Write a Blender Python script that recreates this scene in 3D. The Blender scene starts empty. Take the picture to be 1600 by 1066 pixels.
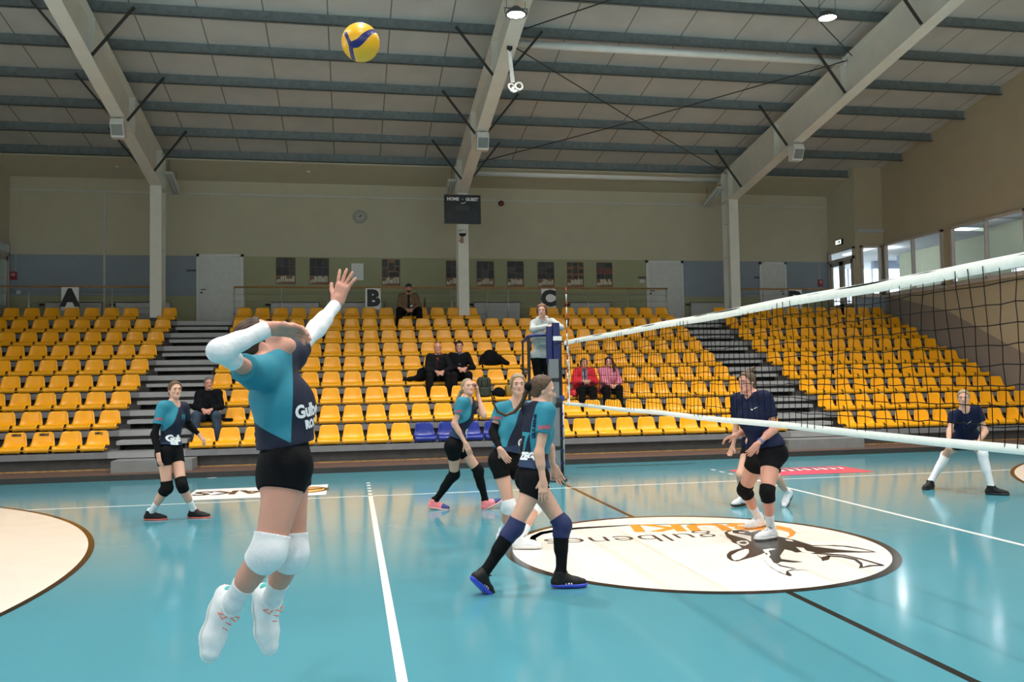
import bpy, bmesh, math, random
import numpy as np
from mathutils import Vector, Matrix, Euler
random.seed(7)
SC = bpy.context.scene
COL = SC.collection
# ------------------------------------------------------------------ camera
CAM_F, CAM_YAW, CAM_PITCH, CAM_ROLL = 1339.02, 0.186437, 0.044221, -0.0165016
CAM_P = np.array([-3.26569, -8.17713, 1.65858])
def cam_axes():
    cy, sy = math.cos(CAM_YAW), math.sin(CAM_YAW)
    f0 = np.array([sy, cy, 0]); r0 = np.array([cy, -sy, 0]); u0 = np.array([0, 0, 1.])
    fw = math.cos(CAM_PITCH) * f0 + math.sin(CAM_PITCH) * u0
    up = math.cos(CAM_PITCH) * u0 - math.sin(CAM_PITCH) * f0
    r = math.cos(CAM_ROLL) * r0 + math.sin(CAM_ROLL) * up
    u = math.cos(CAM_ROLL) * up - math.sin(CAM_ROLL) * r0
    return r, u, fw
RX, UX, FX = cam_axes()
def ray(px, py):
    return FX + (px - 800) / CAM_F * RX - (py - 533) / CAM_F * UX
def at(px, py, val, ax=1):
    """survey helper: the world point of a photo pixel on the plane where coordinate ax equals val"""
    d = ray(px, py); t = (val - CAM_P[ax]) / d[ax]
    return CAM_P + t * d
cam = bpy.data.cameras.new('camera'); camo = bpy.data.objects.new('camera', cam); COL.objects.link(camo)
cam.sensor_width = 36; cam.sensor_fit = 'HORIZONTAL'; cam.lens = CAM_F / 1600 * 36
cam.clip_end = 200; cam.clip_start = 0.05
M = Matrix.Identity(4)
for i in range(3):
    M[i][0] = RX[i]; M[i][1] = UX[i]; M[i][2] = -FX[i]; M[i][3] = CAM_P[i]
camo.matrix_world = M
SC.camera = camo
# ------------------------------------------------------------------ materials
MATS = {}
def mat(name, col, rough=.6, metal=0., var=.06, scale=6., spec=.5, bump=0., bscale=40., emit=None, coat=0.):
    if name in MATS: return MATS[name]
    m = bpy.data.materials.new(name); m.use_nodes = True
    nt = m.node_tree; b = nt.nodes['Principled BSDF']
    b.inputs['Roughness'].default_value = rough; b.inputs['Metallic'].default_value = metal
    b.inputs['Specular IOR Level'].default_value = spec
    if coat: b.inputs['Coat Weight'].default_value = coat; b.inputs['Coat Roughness'].default_value = .12
    tc = nt.nodes.new('ShaderNodeTexCoord')
    if var:
        n = nt.nodes.new('ShaderNodeTexNoise'); n.inputs['Scale'].default_value = scale; n.inputs['Detail'].default_value = 4
        nt.links.new(tc.outputs['Object'], n.inputs['Vector'])
        r = nt.nodes.new('ShaderNodeValToRGB')
        r.color_ramp.elements[0].position = .3; r.color_ramp.elements[1].position = .7
        r.color_ramp.elements[0].color = (*[max(0, c * (1 - var)) for c in col], 1)
        r.color_ramp.elements[1].color = (*[min(1, c * (1 + var)) for c in col], 1)
        nt.links.new(n.outputs['Fac'], r.inputs['Fac']); nt.links.new(r.outputs['Color'], b.inputs['Base Color'])
    else:
        b.inputs['Base Color'].default_value = (*col, 1)
    if bump:
        n2 = nt.nodes.new('ShaderNodeTexNoise'); n2.inputs['Scale'].default_value = bscale; n2.inputs['Detail'].default_value = 3
        nt.links.new(tc.outputs['Object'], n2.inputs['Vector'])
        bp = nt.nodes.new('ShaderNodeBump'); bp.inputs['Strength'].default_value = bump; bp.inputs['Distance'].default_value = .02
        nt.links.new(n2.outputs['Fac'], bp.inputs['Height']); nt.links.new(bp.outputs['Normal'], b.inputs['Normal'])
    if emit:
        b.inputs['Emission Color'].default_value = (*emit[:3], 1); b.inputs['Emission Strength'].default_value = emit[3]
    MATS[name] = m
    return m
# ------------------------------------------------------------------ mesh builder
def frame(d):
    d = np.array(d, float); d /= np.linalg.norm(d)
    a = np.array([0, 0, 1.]) if abs(d[2]) < .9 else np.array([1., 0, 0])
    u = np.cross(a, d); u /= np.linalg.norm(u); v = np.cross(d, u)
    return u, v
class MB:
    def __init__(s): s.v = []; s.f = []; s.m = []; s.s = []; s.mats = []
    def mi(s, m):
        if m not in s.mats: s.mats.append(m)
        return s.mats.index(m)
    def add(s, vs, fs, m=None, smooth=False):
        o = len(s.v); s.v += [tuple(map(float, p)) for p in vs]; k = s.mi(m) if m else 0
        for f in fs: s.f.append(tuple(i + o for i in f)); s.m.append(k); s.s.append(smooth)
    def box(s, a, b, m=None, top=None):
        x0, y0, z0 = [min(a[i], b[i]) for i in range(3)]; x1, y1, z1 = [max(a[i], b[i]) for i in range(3)]
        s.add([(x0, y0, z0), (x1, y0, z0), (x1, y1, z0), (x0, y1, z0), (x0, y0, z1), (x1, y0, z1), (x1, y1, z1), (x0, y1, z1)],
              [(3, 2, 1, 0), (0, 1, 5, 4), (1, 2, 6, 5), (2, 3, 7, 6), (3, 0, 4, 7)], m)
        o = len(s.v) - 8; s.f.append((o + 4, o + 5, o + 6, o + 7)); s.m.append(s.mi(top or m) if (top or m) else 0); s.s.append(False)
    def bevel_box(s, a, b, r, m=None, n=3):
        """box with vertical edges rounded"""
        x0, y0, z0 = [min(a[i], b[i]) for i in range(3)]; x1, y1, z1 = [max(a[i], b[i]) for i in range(3)]
        pts = []
        for cx, cy, t0 in ((x1 - r, y1 - r, 0), (x0 + r, y1 - r, 90), (x0 + r, y0 + r, 180), (x1 - r, y0 + r, 270)):
            for k in range(n + 1):
                t = math.radians(t0 + 90 * k / n); pts.append((cx + r * math.cos(t), cy + r * math.sin(t)))
        s.prism(pts, z0, z1, m)
    def prism(s, pts, z0, z1, m=None, axis=2):
        n = len(pts)
        def P(x, y, z): return {2: (x, y, z), 1: (x, z, y), 0: (z, x, y)}[axis]
        vs = [P(x, y, z0) for x, y in pts] + [P(x, y, z1) for x, y in pts]
        fs = [tuple(range(n))[::-1], tuple(range(n, 2 * n))] + [(i, (i + 1) % n, n + (i + 1) % n, n + i) for i in range(n)]
        if axis == 1: fs = [f[::-1] for f in fs]
        s.add(vs, fs, m)
    def tube(s, pts, r, m=None, n=10, cap=True, smooth=True, rs=None):
        pts = [np.array(p, float) for p in pts]; k = len(pts); vs = []
        for i, p in enumerate(pts):
            d = (pts[min(i + 1, k - 1)] - pts[max(i - 1, 0)]); u, v = frame(d)
            if i and np.dot(u, pu) < 0: u, v = -u, -v
            if i:
                dd = d / np.linalg.norm(d); u = pu - dd * np.dot(pu, dd); u /= np.linalg.norm(u); v = np.cross(dd, u)
            pu = u
            rr = rs[i] if rs else r
            for j in range(n):
                t = 2 * math.pi * j / n; vs.append(p + rr * (math.cos(t) * u + math.sin(t) * v))
        fs = [(i * n + j, i * n + (j + 1) % n, (i + 1) * n + (j + 1) % n, (i + 1) * n + j) for i in range(k - 1) for j in range(n)]
        s.add(vs, fs, m, smooth)
        if cap:
            o = len(s.v) - n * k
            for f in (tuple(range(n))[::-1], tuple(range(n * (k - 1), n * k))):
                s.f.append(tuple(o + i for i in f)); s.m.append(s.mi(m) if m else 0); s.s.append(False)
    def bar(s, a, b, w, h, m=None, up=(0, 0, 1)):
        """rectangular bar from a to b"""
        a = np.array(a, float); b = np.array(b, float); d = (b - a) / np.linalg.norm(b - a)
        up = np.array(up, float); u = np.cross(d, up); u /= np.linalg.norm(u); v = np.cross(u, d)
        vs = [p + sx * w / 2 * u + sz * h / 2 * v for p in (a, b) for sx, sz in ((-1, -1), (1, -1), (1, 1), (-1, 1))]
        s.add(vs, [(0, 1, 2, 3), (7, 6, 5, 4), (1, 0, 4, 5), (2, 1, 5, 6), (3, 2, 6, 7), (0, 3, 7, 4)], m)
    def disc(s, c, r, nrm, m=None, n=24, r0=0):
        u, v = frame(nrm); c = np.array(c, float)
        ring = [c + r * (math.cos(2 * math.pi * j / n) * u + math.sin(2 * math.pi * j / n) * v) for j in range(n)]
        if r0:
            ring += [c + r0 * (math.cos(2 * math.pi * j / n) * u + math.sin(2 * math.pi * j / n) * v) for j in range(n)]
            s.add(ring, [(j, (j + 1) % n, n + (j + 1) % n, n + j) for j in range(n)], m)
        else: s.add(ring, [tuple(range(n))], m)
    def lathe(s, prof, m=None, n=24, c=(0, 0, 0), smooth=True):
        vs = [(c[0] + r * math.cos(2 * math.pi * j / n), c[1] + r * math.sin(2 * math.pi * j / n), c[2] + z) for r, z in prof for j in range(n)]
        fs = [(i * n + j, i * n + (j + 1) % n, (i + 1) * n + (j + 1) % n, (i + 1) * n + j) for i in range(len(prof) - 1) for j in range(n)]
        s.add(vs, fs, m, smooth)
    def sphere(s, c, r, m=None, nu=16, nv=10, sc=(1, 1, 1)):
        vs = []; fs = []
        for i in range(nv + 1):
            t = math.pi * i / nv
            for j in range(nu):
                q = 2 * math.pi * j / nu
                vs.append((c[0] + r * sc[0] * math.sin(t) * math.cos(q), c[1] + r * sc[1] * math.sin(t) * math.sin(q), c[2] + r * sc[2] * math.cos(t)))
        for i in range(nv):
            for j in range(nu): fs.append((i * nu + j, (i + 1) * nu + j, (i + 1) * nu + (j + 1) % nu, i * nu + (j + 1) % nu))
        s.add(vs, fs, m, True)
    def mesh(s, name, m=None):
        me = bpy.data.meshes.new(name); me.from_pydata(s.v, [], s.f)
        for q in ([m] if m else s.mats): me.materials.append(q)
        if not m: me.polygons.foreach_set('material_index', s.m)
        me.polygons.foreach_set('use_smooth', s.s); me.update()
        return me
    def build(s, name, m=None, parent=None, loc=None):
        return link(name, s.mesh(name, m), parent, loc)
def link(name, me, parent=None, loc=None):
    o = bpy.data.objects.new(name, me); COL.objects.link(o)
    if parent: o.parent = parent
    if loc is not None: o.location = loc
    return o
def tag(o, label, cat, group=None, kind=None):
    o['label'] = label; o['category'] = cat
    if group: o['group'] = group
    if kind: o['kind'] = kind
    return o
def thing(name, label, cat, loc=(0, 0, 0), rz=0, group=None):
    o = bpy.data.objects.new(name, None); COL.objects.link(o); o.location = loc; o.rotation_euler = (0, 0, rz); o.empty_display_size = .1
    return tag(o, label, cat, group)
def struct(o): o['kind'] = 'structure'; return o
def text_mesh(body, size, depth=0., bold=0., font_align='CENTER', shear=0., space=1., base=False):
    cu = bpy.data.curves.new('lettering', 'FONT'); cu.body = body; cu.size = size; cu.extrude = depth; cu.offset = bold
    cu.align_x = font_align; cu.align_y = 'BOTTOM_BASELINE' if base else 'CENTER'; cu.shear = shear; cu.space_character = space; cu.resolution_u = 3
    o = bpy.data.objects.new('lettering', cu); COL.objects.link(o)
    dg = bpy.context.evaluated_depsgraph_get(); me = bpy.data.meshes.new_from_object(o.evaluated_get(dg))
    bpy.data.objects.remove(o); bpy.data.curves.remove(cu)
    return me
def lettering(name, body, size, m, parent, loc, rot, **k):
    me = text_mesh(body, size, **k); me.materials.clear(); me.materials.append(m)
    o = link(name, me, parent, loc); o.rotation_euler = rot
    return o
ORD = ['first', 'second', 'third', 'fourth', 'fifth', 'sixth', 'seventh', 'eighth', 'ninth', 'tenth', 'eleventh', 'twelfth', 'thirteenth',
       'fourteenth', 'fifteenth', 'sixteenth', 'seventeenth', 'eighteenth', 'nineteenth', 'twentieth', 'twenty-first', 'twenty-second', 'twenty-third',
       'twenty-fourth', 'twenty-fifth', 'twenty-sixth']
# ================================================================== palette
m_floor = None
beige = mat('wall_beige', (.53, .485, .36), .85, var=.03, scale=2, bump=.05, bscale=120)
green = mat('wall_green', (.36, .36, .22), .85, var=.03, scale=2, bump=.05, bscale=120)
bluegrey = mat('wall_blue_grey', (.27, .31, .36), .85, var=.03, scale=2, bump=.05, bscale=120)
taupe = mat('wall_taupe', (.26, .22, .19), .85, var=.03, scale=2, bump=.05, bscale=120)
tan = mat('wall_tan', (.46, .385, .265), .85, var=.03, scale=2, bump=.05, bscale=120)
white_paint = mat('white_paint', (.68, .68, .66), .45, var=.03)
cream_steel = mat('cream_steel', (.74, .72, .65), .5, var=.04, scale=3)
galv = mat('galvanised_steel', (.19, .22, .23), .5, .35, var=.15, scale=9)
dark_steel = mat('dark_steel', (.05, .05, .05), .5, .3, var=.1)
black = mat('black_plastic', (.012, .012, .014), .45, var=.1)
black_paint = mat('black_letter_paint', (.008, .008, .009), .5, var=.05)
white_sheet = mat('white_sheet', (.78, .78, .78), .5, var=.02)
wood = mat('oak_handrail', (.42, .22, .08), .4, var=.2, scale=14)
stainless = mat('brushed_stainless', (.5, .5, .48), .35, .6, var=.06)
tier_grey = mat('tier_grey', (.20, .20, .21), .6, var=.08, scale=5, bump=.05)
tier_dark = mat('tier_riser_grey', (.085, .08, .078), .7, var=.15, scale=8)
step_grey = mat('step_grey', (.34, .34, .345), .6, var=.06, scale=5)
box_grey = mat('box_step_grey', (.22, .22, .22), .65, var=.08, scale=4)
brown_top = mat('platform_brown', (.115, .065, .05), .55, var=.1)
dark_face = mat('platform_face', (.035, .03, .027), .6, var=.15)
gold_strip = mat('pine_strip', (.55, .33, .12), .45, var=.3, scale=12)
yellow = mat('yellow_seat_plastic', (.90, .40, .006), .3, var=.03, scale=3, spec=.5)
yellow_b = mat('dark_seat_mark', (.12, .06, .01), .5, var=.1)
blue_seat = mat('blue_seat_plastic', (.01, .025, .24), .3, var=.03, scale=3)
glass_m = mat('window_glass', (.8, .9, 1.), .02, var=0)
glass_m.node_tree.nodes['Principled BSDF'].inputs['Transmission Weight'].default_value = .0
def make_glass():
    nt = glass_m.node_tree; nt.nodes.clear()
    o = nt.nodes.new('ShaderNodeOutputMaterial'); mx = nt.nodes.new('ShaderNodeMixShader'); t = nt.nodes.new('ShaderNodeBsdfTransparent')
    g = nt.nodes.new('ShaderNodeBsdfGlossy'); fr = nt.nodes.new('ShaderNodeLayerWeight'); g.inputs['Roughness'].default_value = .02
    pw = nt.nodes.new('ShaderNodeMath'); pw.operation = 'POWER'; pw.inputs[1].default_value = 5; ml = nt.nodes.new('ShaderNodeMath'); ml.operation = 'MULTIPLY_ADD'; ml.inputs[1].default_value = .9; ml.inputs[2].default_value = .04
    t.inputs['Color'].default_value = (.93, .96, .97, 1)
    nt.links.new(fr.outputs['Facing'], pw.inputs[0]); nt.links.new(pw.outputs[0], ml.inputs[0]); nt.links.new(ml.outputs[0], mx.inputs[0])
    nt.links.new(t.outputs[0], mx.inputs[1]); nt.links.new(g.outputs[0], mx.inputs[2]); nt.links.new(mx.outputs[0], o.inputs[0])
make_glass()
# ================================================================== hall shell
WX0, WX1, XA0, XA1 = -13.35, 13.0, -12.4, 12.05          # side walls, alcove walls
YB, YA, YN = 17.2, 15.66, -12.5                          # back wall, alcove step, near wall
TZ = [.43 + .358 * k for k in range(9)]                  # tier floors
TY = [8.72 + .8 * k for k in range(9)]                   # tier front edges
ZT = TZ[8]
SL = .165
def zroof(y): return 10.63 - SL * abs(y)
# floor
def make_floor_mat():
    m = bpy.data.materials.new('teal_sport_floor'); m.use_nodes = True
    nt = m.node_tree; b = nt.nodes['Principled BSDF']; tc = nt.nodes.new('ShaderNodeTexCoord')
    n = nt.nodes.new('ShaderNodeTexNoise'); n.inputs['Scale'].default_value = .7; n.inputs['Detail'].default_value = 6
    nt.links.new(tc.outputs['Object'], n.inputs['Vector'])
    r = nt.nodes.new('ShaderNodeValToRGB'); r.color_ramp.elements[0].position = .3; r.color_ramp.elements[1].position = .7
    r.color_ramp.elements[0].color = (.070, .255, .315, 1); r.color_ramp.elements[1].color = (.078, .275, .34, 1)
    nt.links.new(n.outputs['Fac'], r.inputs['Fac']); nt.links.new(r.outputs['Color'], b.inputs['Base Color'])
    n2 = nt.nodes.new('ShaderNodeTexNoise'); n2.inputs['Scale'].default_value = 3.; n2.inputs['Detail'].default_value = 8
    nt.links.new(tc.outputs['Object'], n2.inputs['Vector'])
    mr = nt.nodes.new('ShaderNodeMapRange'); mr.inputs['To Min'].default_value = .08; mr.inputs['To Max'].default_value = .17
    nt.links.new(n2.outputs['Fac'], mr.inputs['Value']); nt.links.new(mr.outputs['Result'], b.inputs['Roughness'])
    b.inputs['Specular IOR Level'].default_value = .5
    return m
floor_teal = make_floor_mat()
def paint(name, col, rough=.18):
    m = mat(name, col, rough, var=.03, scale=3); return m
line_white = paint('white_line_paint', (.78, .78, .75)); line_black = paint('black_line_paint', (.012, .011, .01)); area_cream = paint('cream_area_paint', (.72, .66, .58))
logo_white = paint('logo_white', (.80, .76, .69), .22); logo_orange = paint('logo_orange', (.72, .27, .03), .25); logo_black = paint('logo_black', (.02, .017, .015), .25)
sign_white = paint('sticker_white', (.85, .86, .88), .25); sign_pink = paint('sticker_pink', (.72, .07, .14), .25)
f = MB(); f.box((WX0 - .2, YN - .2, -.2), (17.5, YB + .6, 0)); floor = struct(f.build('floor', floor_teal))
f = MB(); f.box((WX1 + .06, 2.9, ZT - .3), (18.8, 15.6, ZT - .02)); f.box((XA1 + .06, 15.62, ZT - .3), (18.8, 24.2, ZT - .02)); struct(f.build('floor_lobby', mat('lobby_floor', (.35, .34, .32), .5)))
Z1 = .0015
def flat(name, polys, m, z=Z1, th=.001, parent=None):
    """thin layer of floor paint: list of xy outlines"""
    b = MB()
    for p in polys: b.prism(p, z - th, z)
    return b.build(name, m, parent)
def line_poly(x0, y0, x1, y1): return [(x0, y0), (x1, y0), (x1, y1), (x0, y1)]
flat('floor_line_white', [line_poly(-9, 4.45, 9, 4.5), line_poly(-9, -4.5, 9, -4.45), line_poly(-9, -4.45, -8.95, 4.45), line_poly(8.95, -4.45, 9, 4.45),
     line_poly(-3.03, -4.45, -2.97, 4.45), line_poly(2.97, -4.45, 3.03, 4.45)] +
     [line_poly(sx * 3 - .03, sy * (4.5 + .2 + .35 * k) - .075, sx * 3 + .03, sy * (4.5 + .2 + .35 * k) + .075) for sx in (-1, 1) for sy in (-1, 1) for k in range(5)], line_white, parent=floor)
flat('floor_line_centre', [line_poly(-.03, -7.7, .03, 7.2)], line_black, z=.001, parent=floor)
BY = -.23
def arc_pts(cx, cy, r, a0, a1, n): return [(cx + r * math.cos(a0 + (a1 - a0) * k / n), cy + r * math.sin(a0 + (a1 - a0) * k / n)) for k in range(n + 1)]
for nm, cx, a0, a1 in (('left', -12.43, -1.4, 1.4), ('right', 12.43, math.pi - 1.4, math.pi + 1.4)):
    P = arc_pts(cx, BY, 6.69, a0, a1, 80); flat('floor_area_' + nm, [P], area_cream, z=.002, parent=floor)
    Q = arc_pts(cx, BY, 6.75, a0, a1, 80); b = MB(); n = len(P)
    b.add([(x, y, .0022) for x, y in P] + [(x, y, .0022) for x, y in Q], [(i, n + i, n + i + 1, i + 1) for i in range(n - 1)])
    struct(b.build('floor_line_arc_' + nm, line_black, floor))
for o in floor.children: struct(o)
# walls -------------------------------------------------------------
def wall_grid(name, xs, zs, mfun, y, parent=None, axis=1, flip=False):
    b = MB()
    for i in range(len(xs) - 1):
        for k in range(len(zs) - 1):
            m = mfun((xs[i] + xs[i + 1]) / 2, (zs[k] + zs[k + 1]) / 2)
            if m is None: continue
            q = [(xs[i], zs[k]), (xs[i + 1], zs[k]), (xs[i + 1], zs[k + 1]), (xs[i], zs[k + 1])]
            if axis == 1: b.add([(a, y, c) for a, c in q], [(0, 1, 2, 3)], m)
            else: b.add([(y, a, c) for a, c in q], [(0, 1, 2, 3)], m)
    return struct(b.build(name))
def back_mat(x, z):
    if z > 5.29: return beige
    if z < 4.15: return green
    return green if -7.45 < x < 7.03 else bluegrey
wall_grid('wall_back', [XA0, -7.45, 7.03, XA1], [2.6, 4.15, 5.29, zroof(YB) + .1], back_mat, YB)
b = MB(); b.box((XA0 - .3, YB + .02, 0), (XA1, YB + .12, 8.2)); struct(b.build('wall_outer', beige))
# right alcove wall (glazed double door), step wall (narrow window), right side wall (ribbon windows)
DZ0, DZ1 = ZT, 5.58
def alc_mat(y, z):
    if 15.72 < y < 17.16 and DZ0 < z < DZ1: return None
    return beige if z > 4.3 else bluegrey
wall_grid('wall_alcove_right', [YA, 15.72, 17.16, YB], [2.6, DZ0, 4.3, DZ1, zroof(YA) + .05], alc_mat, XA1, axis=0)
def step_mat(x, z):
    if 12.19 < x < 12.87 and 4.05 < z < 5.58: return None
    return tan if z > 4.05 else bluegrey
wall_grid('wall_step_right', [XA1, 12.19, 12.87, WX1], [2.6, 4.05, 5.58, zroof(YA) + .05], step_mat, YA)
def side_right():
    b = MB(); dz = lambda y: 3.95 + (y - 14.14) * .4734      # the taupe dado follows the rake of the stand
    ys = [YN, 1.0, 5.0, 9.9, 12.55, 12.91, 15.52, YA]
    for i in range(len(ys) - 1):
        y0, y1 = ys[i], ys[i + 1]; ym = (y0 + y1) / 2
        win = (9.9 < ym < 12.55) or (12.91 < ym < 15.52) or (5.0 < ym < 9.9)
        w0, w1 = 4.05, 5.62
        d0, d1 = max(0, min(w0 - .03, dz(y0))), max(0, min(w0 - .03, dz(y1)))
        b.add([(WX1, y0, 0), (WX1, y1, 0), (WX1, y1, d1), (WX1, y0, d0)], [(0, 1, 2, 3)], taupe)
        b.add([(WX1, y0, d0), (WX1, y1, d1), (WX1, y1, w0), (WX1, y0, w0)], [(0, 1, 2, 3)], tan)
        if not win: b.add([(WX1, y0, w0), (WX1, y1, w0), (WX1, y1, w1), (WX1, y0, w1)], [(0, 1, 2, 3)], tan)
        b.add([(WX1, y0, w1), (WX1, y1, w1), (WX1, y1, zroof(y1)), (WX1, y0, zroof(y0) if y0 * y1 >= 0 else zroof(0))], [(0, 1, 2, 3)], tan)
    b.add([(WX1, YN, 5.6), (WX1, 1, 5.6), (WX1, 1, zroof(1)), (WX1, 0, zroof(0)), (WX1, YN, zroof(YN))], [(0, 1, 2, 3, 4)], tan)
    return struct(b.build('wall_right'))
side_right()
# left: alcove wall with a glazed door, step wall, side wall
def alcl(y, z):
    if 15.72 < y < 17.12 and DZ0 < z < DZ1: return None
    return beige if z > 4.3 else bluegrey
wall_grid('wall_alcove_left', [YA, 15.72, 17.12, YB], [2.6, DZ0, 4.3, DZ1, zroof(YA) + .05], alcl, XA0, axis=0)
wall_grid('wall_step_left', [WX0, XA0], [0, zroof(YA) + .05], lambda x, z: tan, YA)
b = MB(); b.add([(WX0, YN, 5.8), (WX0, YA, 5.8), (WX0, YA, zroof(YA)), (WX0, 0, zroof(0)), (WX0, YN, zroof(YN))], [(0, 1, 2, 3, 4)])
b.add([(WX0, YN, 0), (WX0, YA, 0), (WX0, YA, 2.6), (WX0, YN, 2.6)], [(0, 1, 2, 3)])
for y0, y1 in ((YN, -11.), (-7.6, -6.9), (-3.5, -2.8), (.6, 1.3), (4.7, YA)): b.add([(WX0, y0, 2.6), (WX0, y1, 2.6), (WX0, y1, 5.8), (WX0, y0, 5.8)], [(0, 1, 2, 3)])  # gaps left for the added windows that bring in daylight
struct(b.build('wall_left', tan))
# near wall behind the camera, with added unseen openings that let daylight onto the stand
def near_mat(x, z):
    if 3.6 < z < 6.2 and (int(math.floor((x + 13.35) / 1.65)) % 4 != 0): return None
    return tan
wall_grid('wall_front', [WX0 + 1.65 * k for k in range(17)], [0, 3.6, 6.2, zroof(YN) + .05], near_mat, YN)
# roof lining with seams across the purlins
def make_roof_mat():
    m = bpy.data.materials.new('roof_lining'); m.use_nodes = True
    nt = m.node_tree; b = nt.nodes['Principled BSDF']; tc = nt.nodes.new('ShaderNodeTexCoord'); sp = nt.nodes.new('ShaderNodeSeparateXYZ')
    nt.links.new(tc.outputs['Object'], sp.inputs[0])
    def math_(op, a, bb):
        n = nt.nodes.new('ShaderNodeMath'); n.operation = op
        for i, q in enumerate((a, bb)):
            if isinstance(q, (int, float)): n.inputs[i].default_value = q
            elif q is not None: nt.links.new(q, n.inputs[i])
        return n.outputs[0]
    fr = math_('FRACT', math_('DIVIDE', math_('ADD', sp.outputs[0], 50.3), 1.26), None)
    seam = math_('LESS_THAN', fr, .022)
    n = nt.nodes.new('ShaderNodeTexNoise'); n.inputs['Scale'].default_value = 1.3; n.inputs['Detail'].default_value = 8; nt.links.new(tc.outputs['Object'], n.inputs['Vector'])
    r = nt.nodes.new('ShaderNodeValToRGB'); r.color_ramp.elements[0].position = .3; r.color_ramp.elements[1].position = .72
    r.color_ramp.elements[0].color = (.50, .50, .48, 1); r.color_ramp.elements[1].color = (.58, .575, .555, 1); nt.links.new(n.outputs['Fac'], r.inputs['Fac'])
    mx = nt.nodes.new('ShaderNodeMixRGB'); mx.inputs[2].default_value = (.2, .19, .18, 1); nt.links.new(seam, mx.inputs[0]); nt.links.new(r.outputs[0], mx.inputs[1])
    nt.links.new(mx.outputs[0], b.inputs['Base Color']); b.inputs['Roughness'].default_value = .75
    return m
roof_m = make_roof_mat()
b = MB()
b.add([(WX0, YB, zroof(YB)), (WX1, YB, zroof(YB)), (WX1, 0, zroof(0)), (WX0, 0, zroof(0)), (WX1, YN, zroof(YN)), (WX0, YN, zroof(YN))], [(0, 1, 2, 3), (3, 2, 4, 5)])
struct(b.build('ceiling', roof_m))
b = MB()   # beige lining between the wall head and the eaves purlin
b.add([(XA0, YB, 7.44), (XA1, YB, 7.44), (XA1, 15.97, 7.72), (XA0, 15.97, 7.72), (XA0, YB, 7.54), (XA1, YB, 7.54), (XA1, 15.97, 7.82), (XA0, 15.97, 7.82)],
      [(3, 2, 1, 0), (4, 5, 6, 7), (0, 1, 5, 4), (2, 3, 7, 6), (1, 2, 6, 5), (3, 0, 4, 7)])
struct(b.build('ceiling_eaves', beige))
# purlins: galvanised Z sections with flanges and bolts
PY = [15.95 - 1.337 * k for k in range(22)]
k = 0
for y in PY:
    x1 = XA1 if y > YA else WX1; x0 = XA0 if y > YA else WX0
    zb = zroof(y) - .24
    b = MB(); b.box((x0, y - .006, zb), (x1, y + .006, zb + .235)); b.box((x0, y - .075, zb), (x1, y, zb + .01)); b.box((x0, y - .075, zb), (x1, y - .067, zb + .03)); b.box((x0, y, zb + .22), (x1, y + .07, zb + .235))
    for q in range(int((x1 - x0) / 1.26)): b.box((x0 + .4 + 1.26 * q, y - .014, zb + .16), (x0 + .43 + 1.26 * q, y - .006, zb + .19))
    k += 1; struct(b.build('ceiling_purlin', galv))
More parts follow.
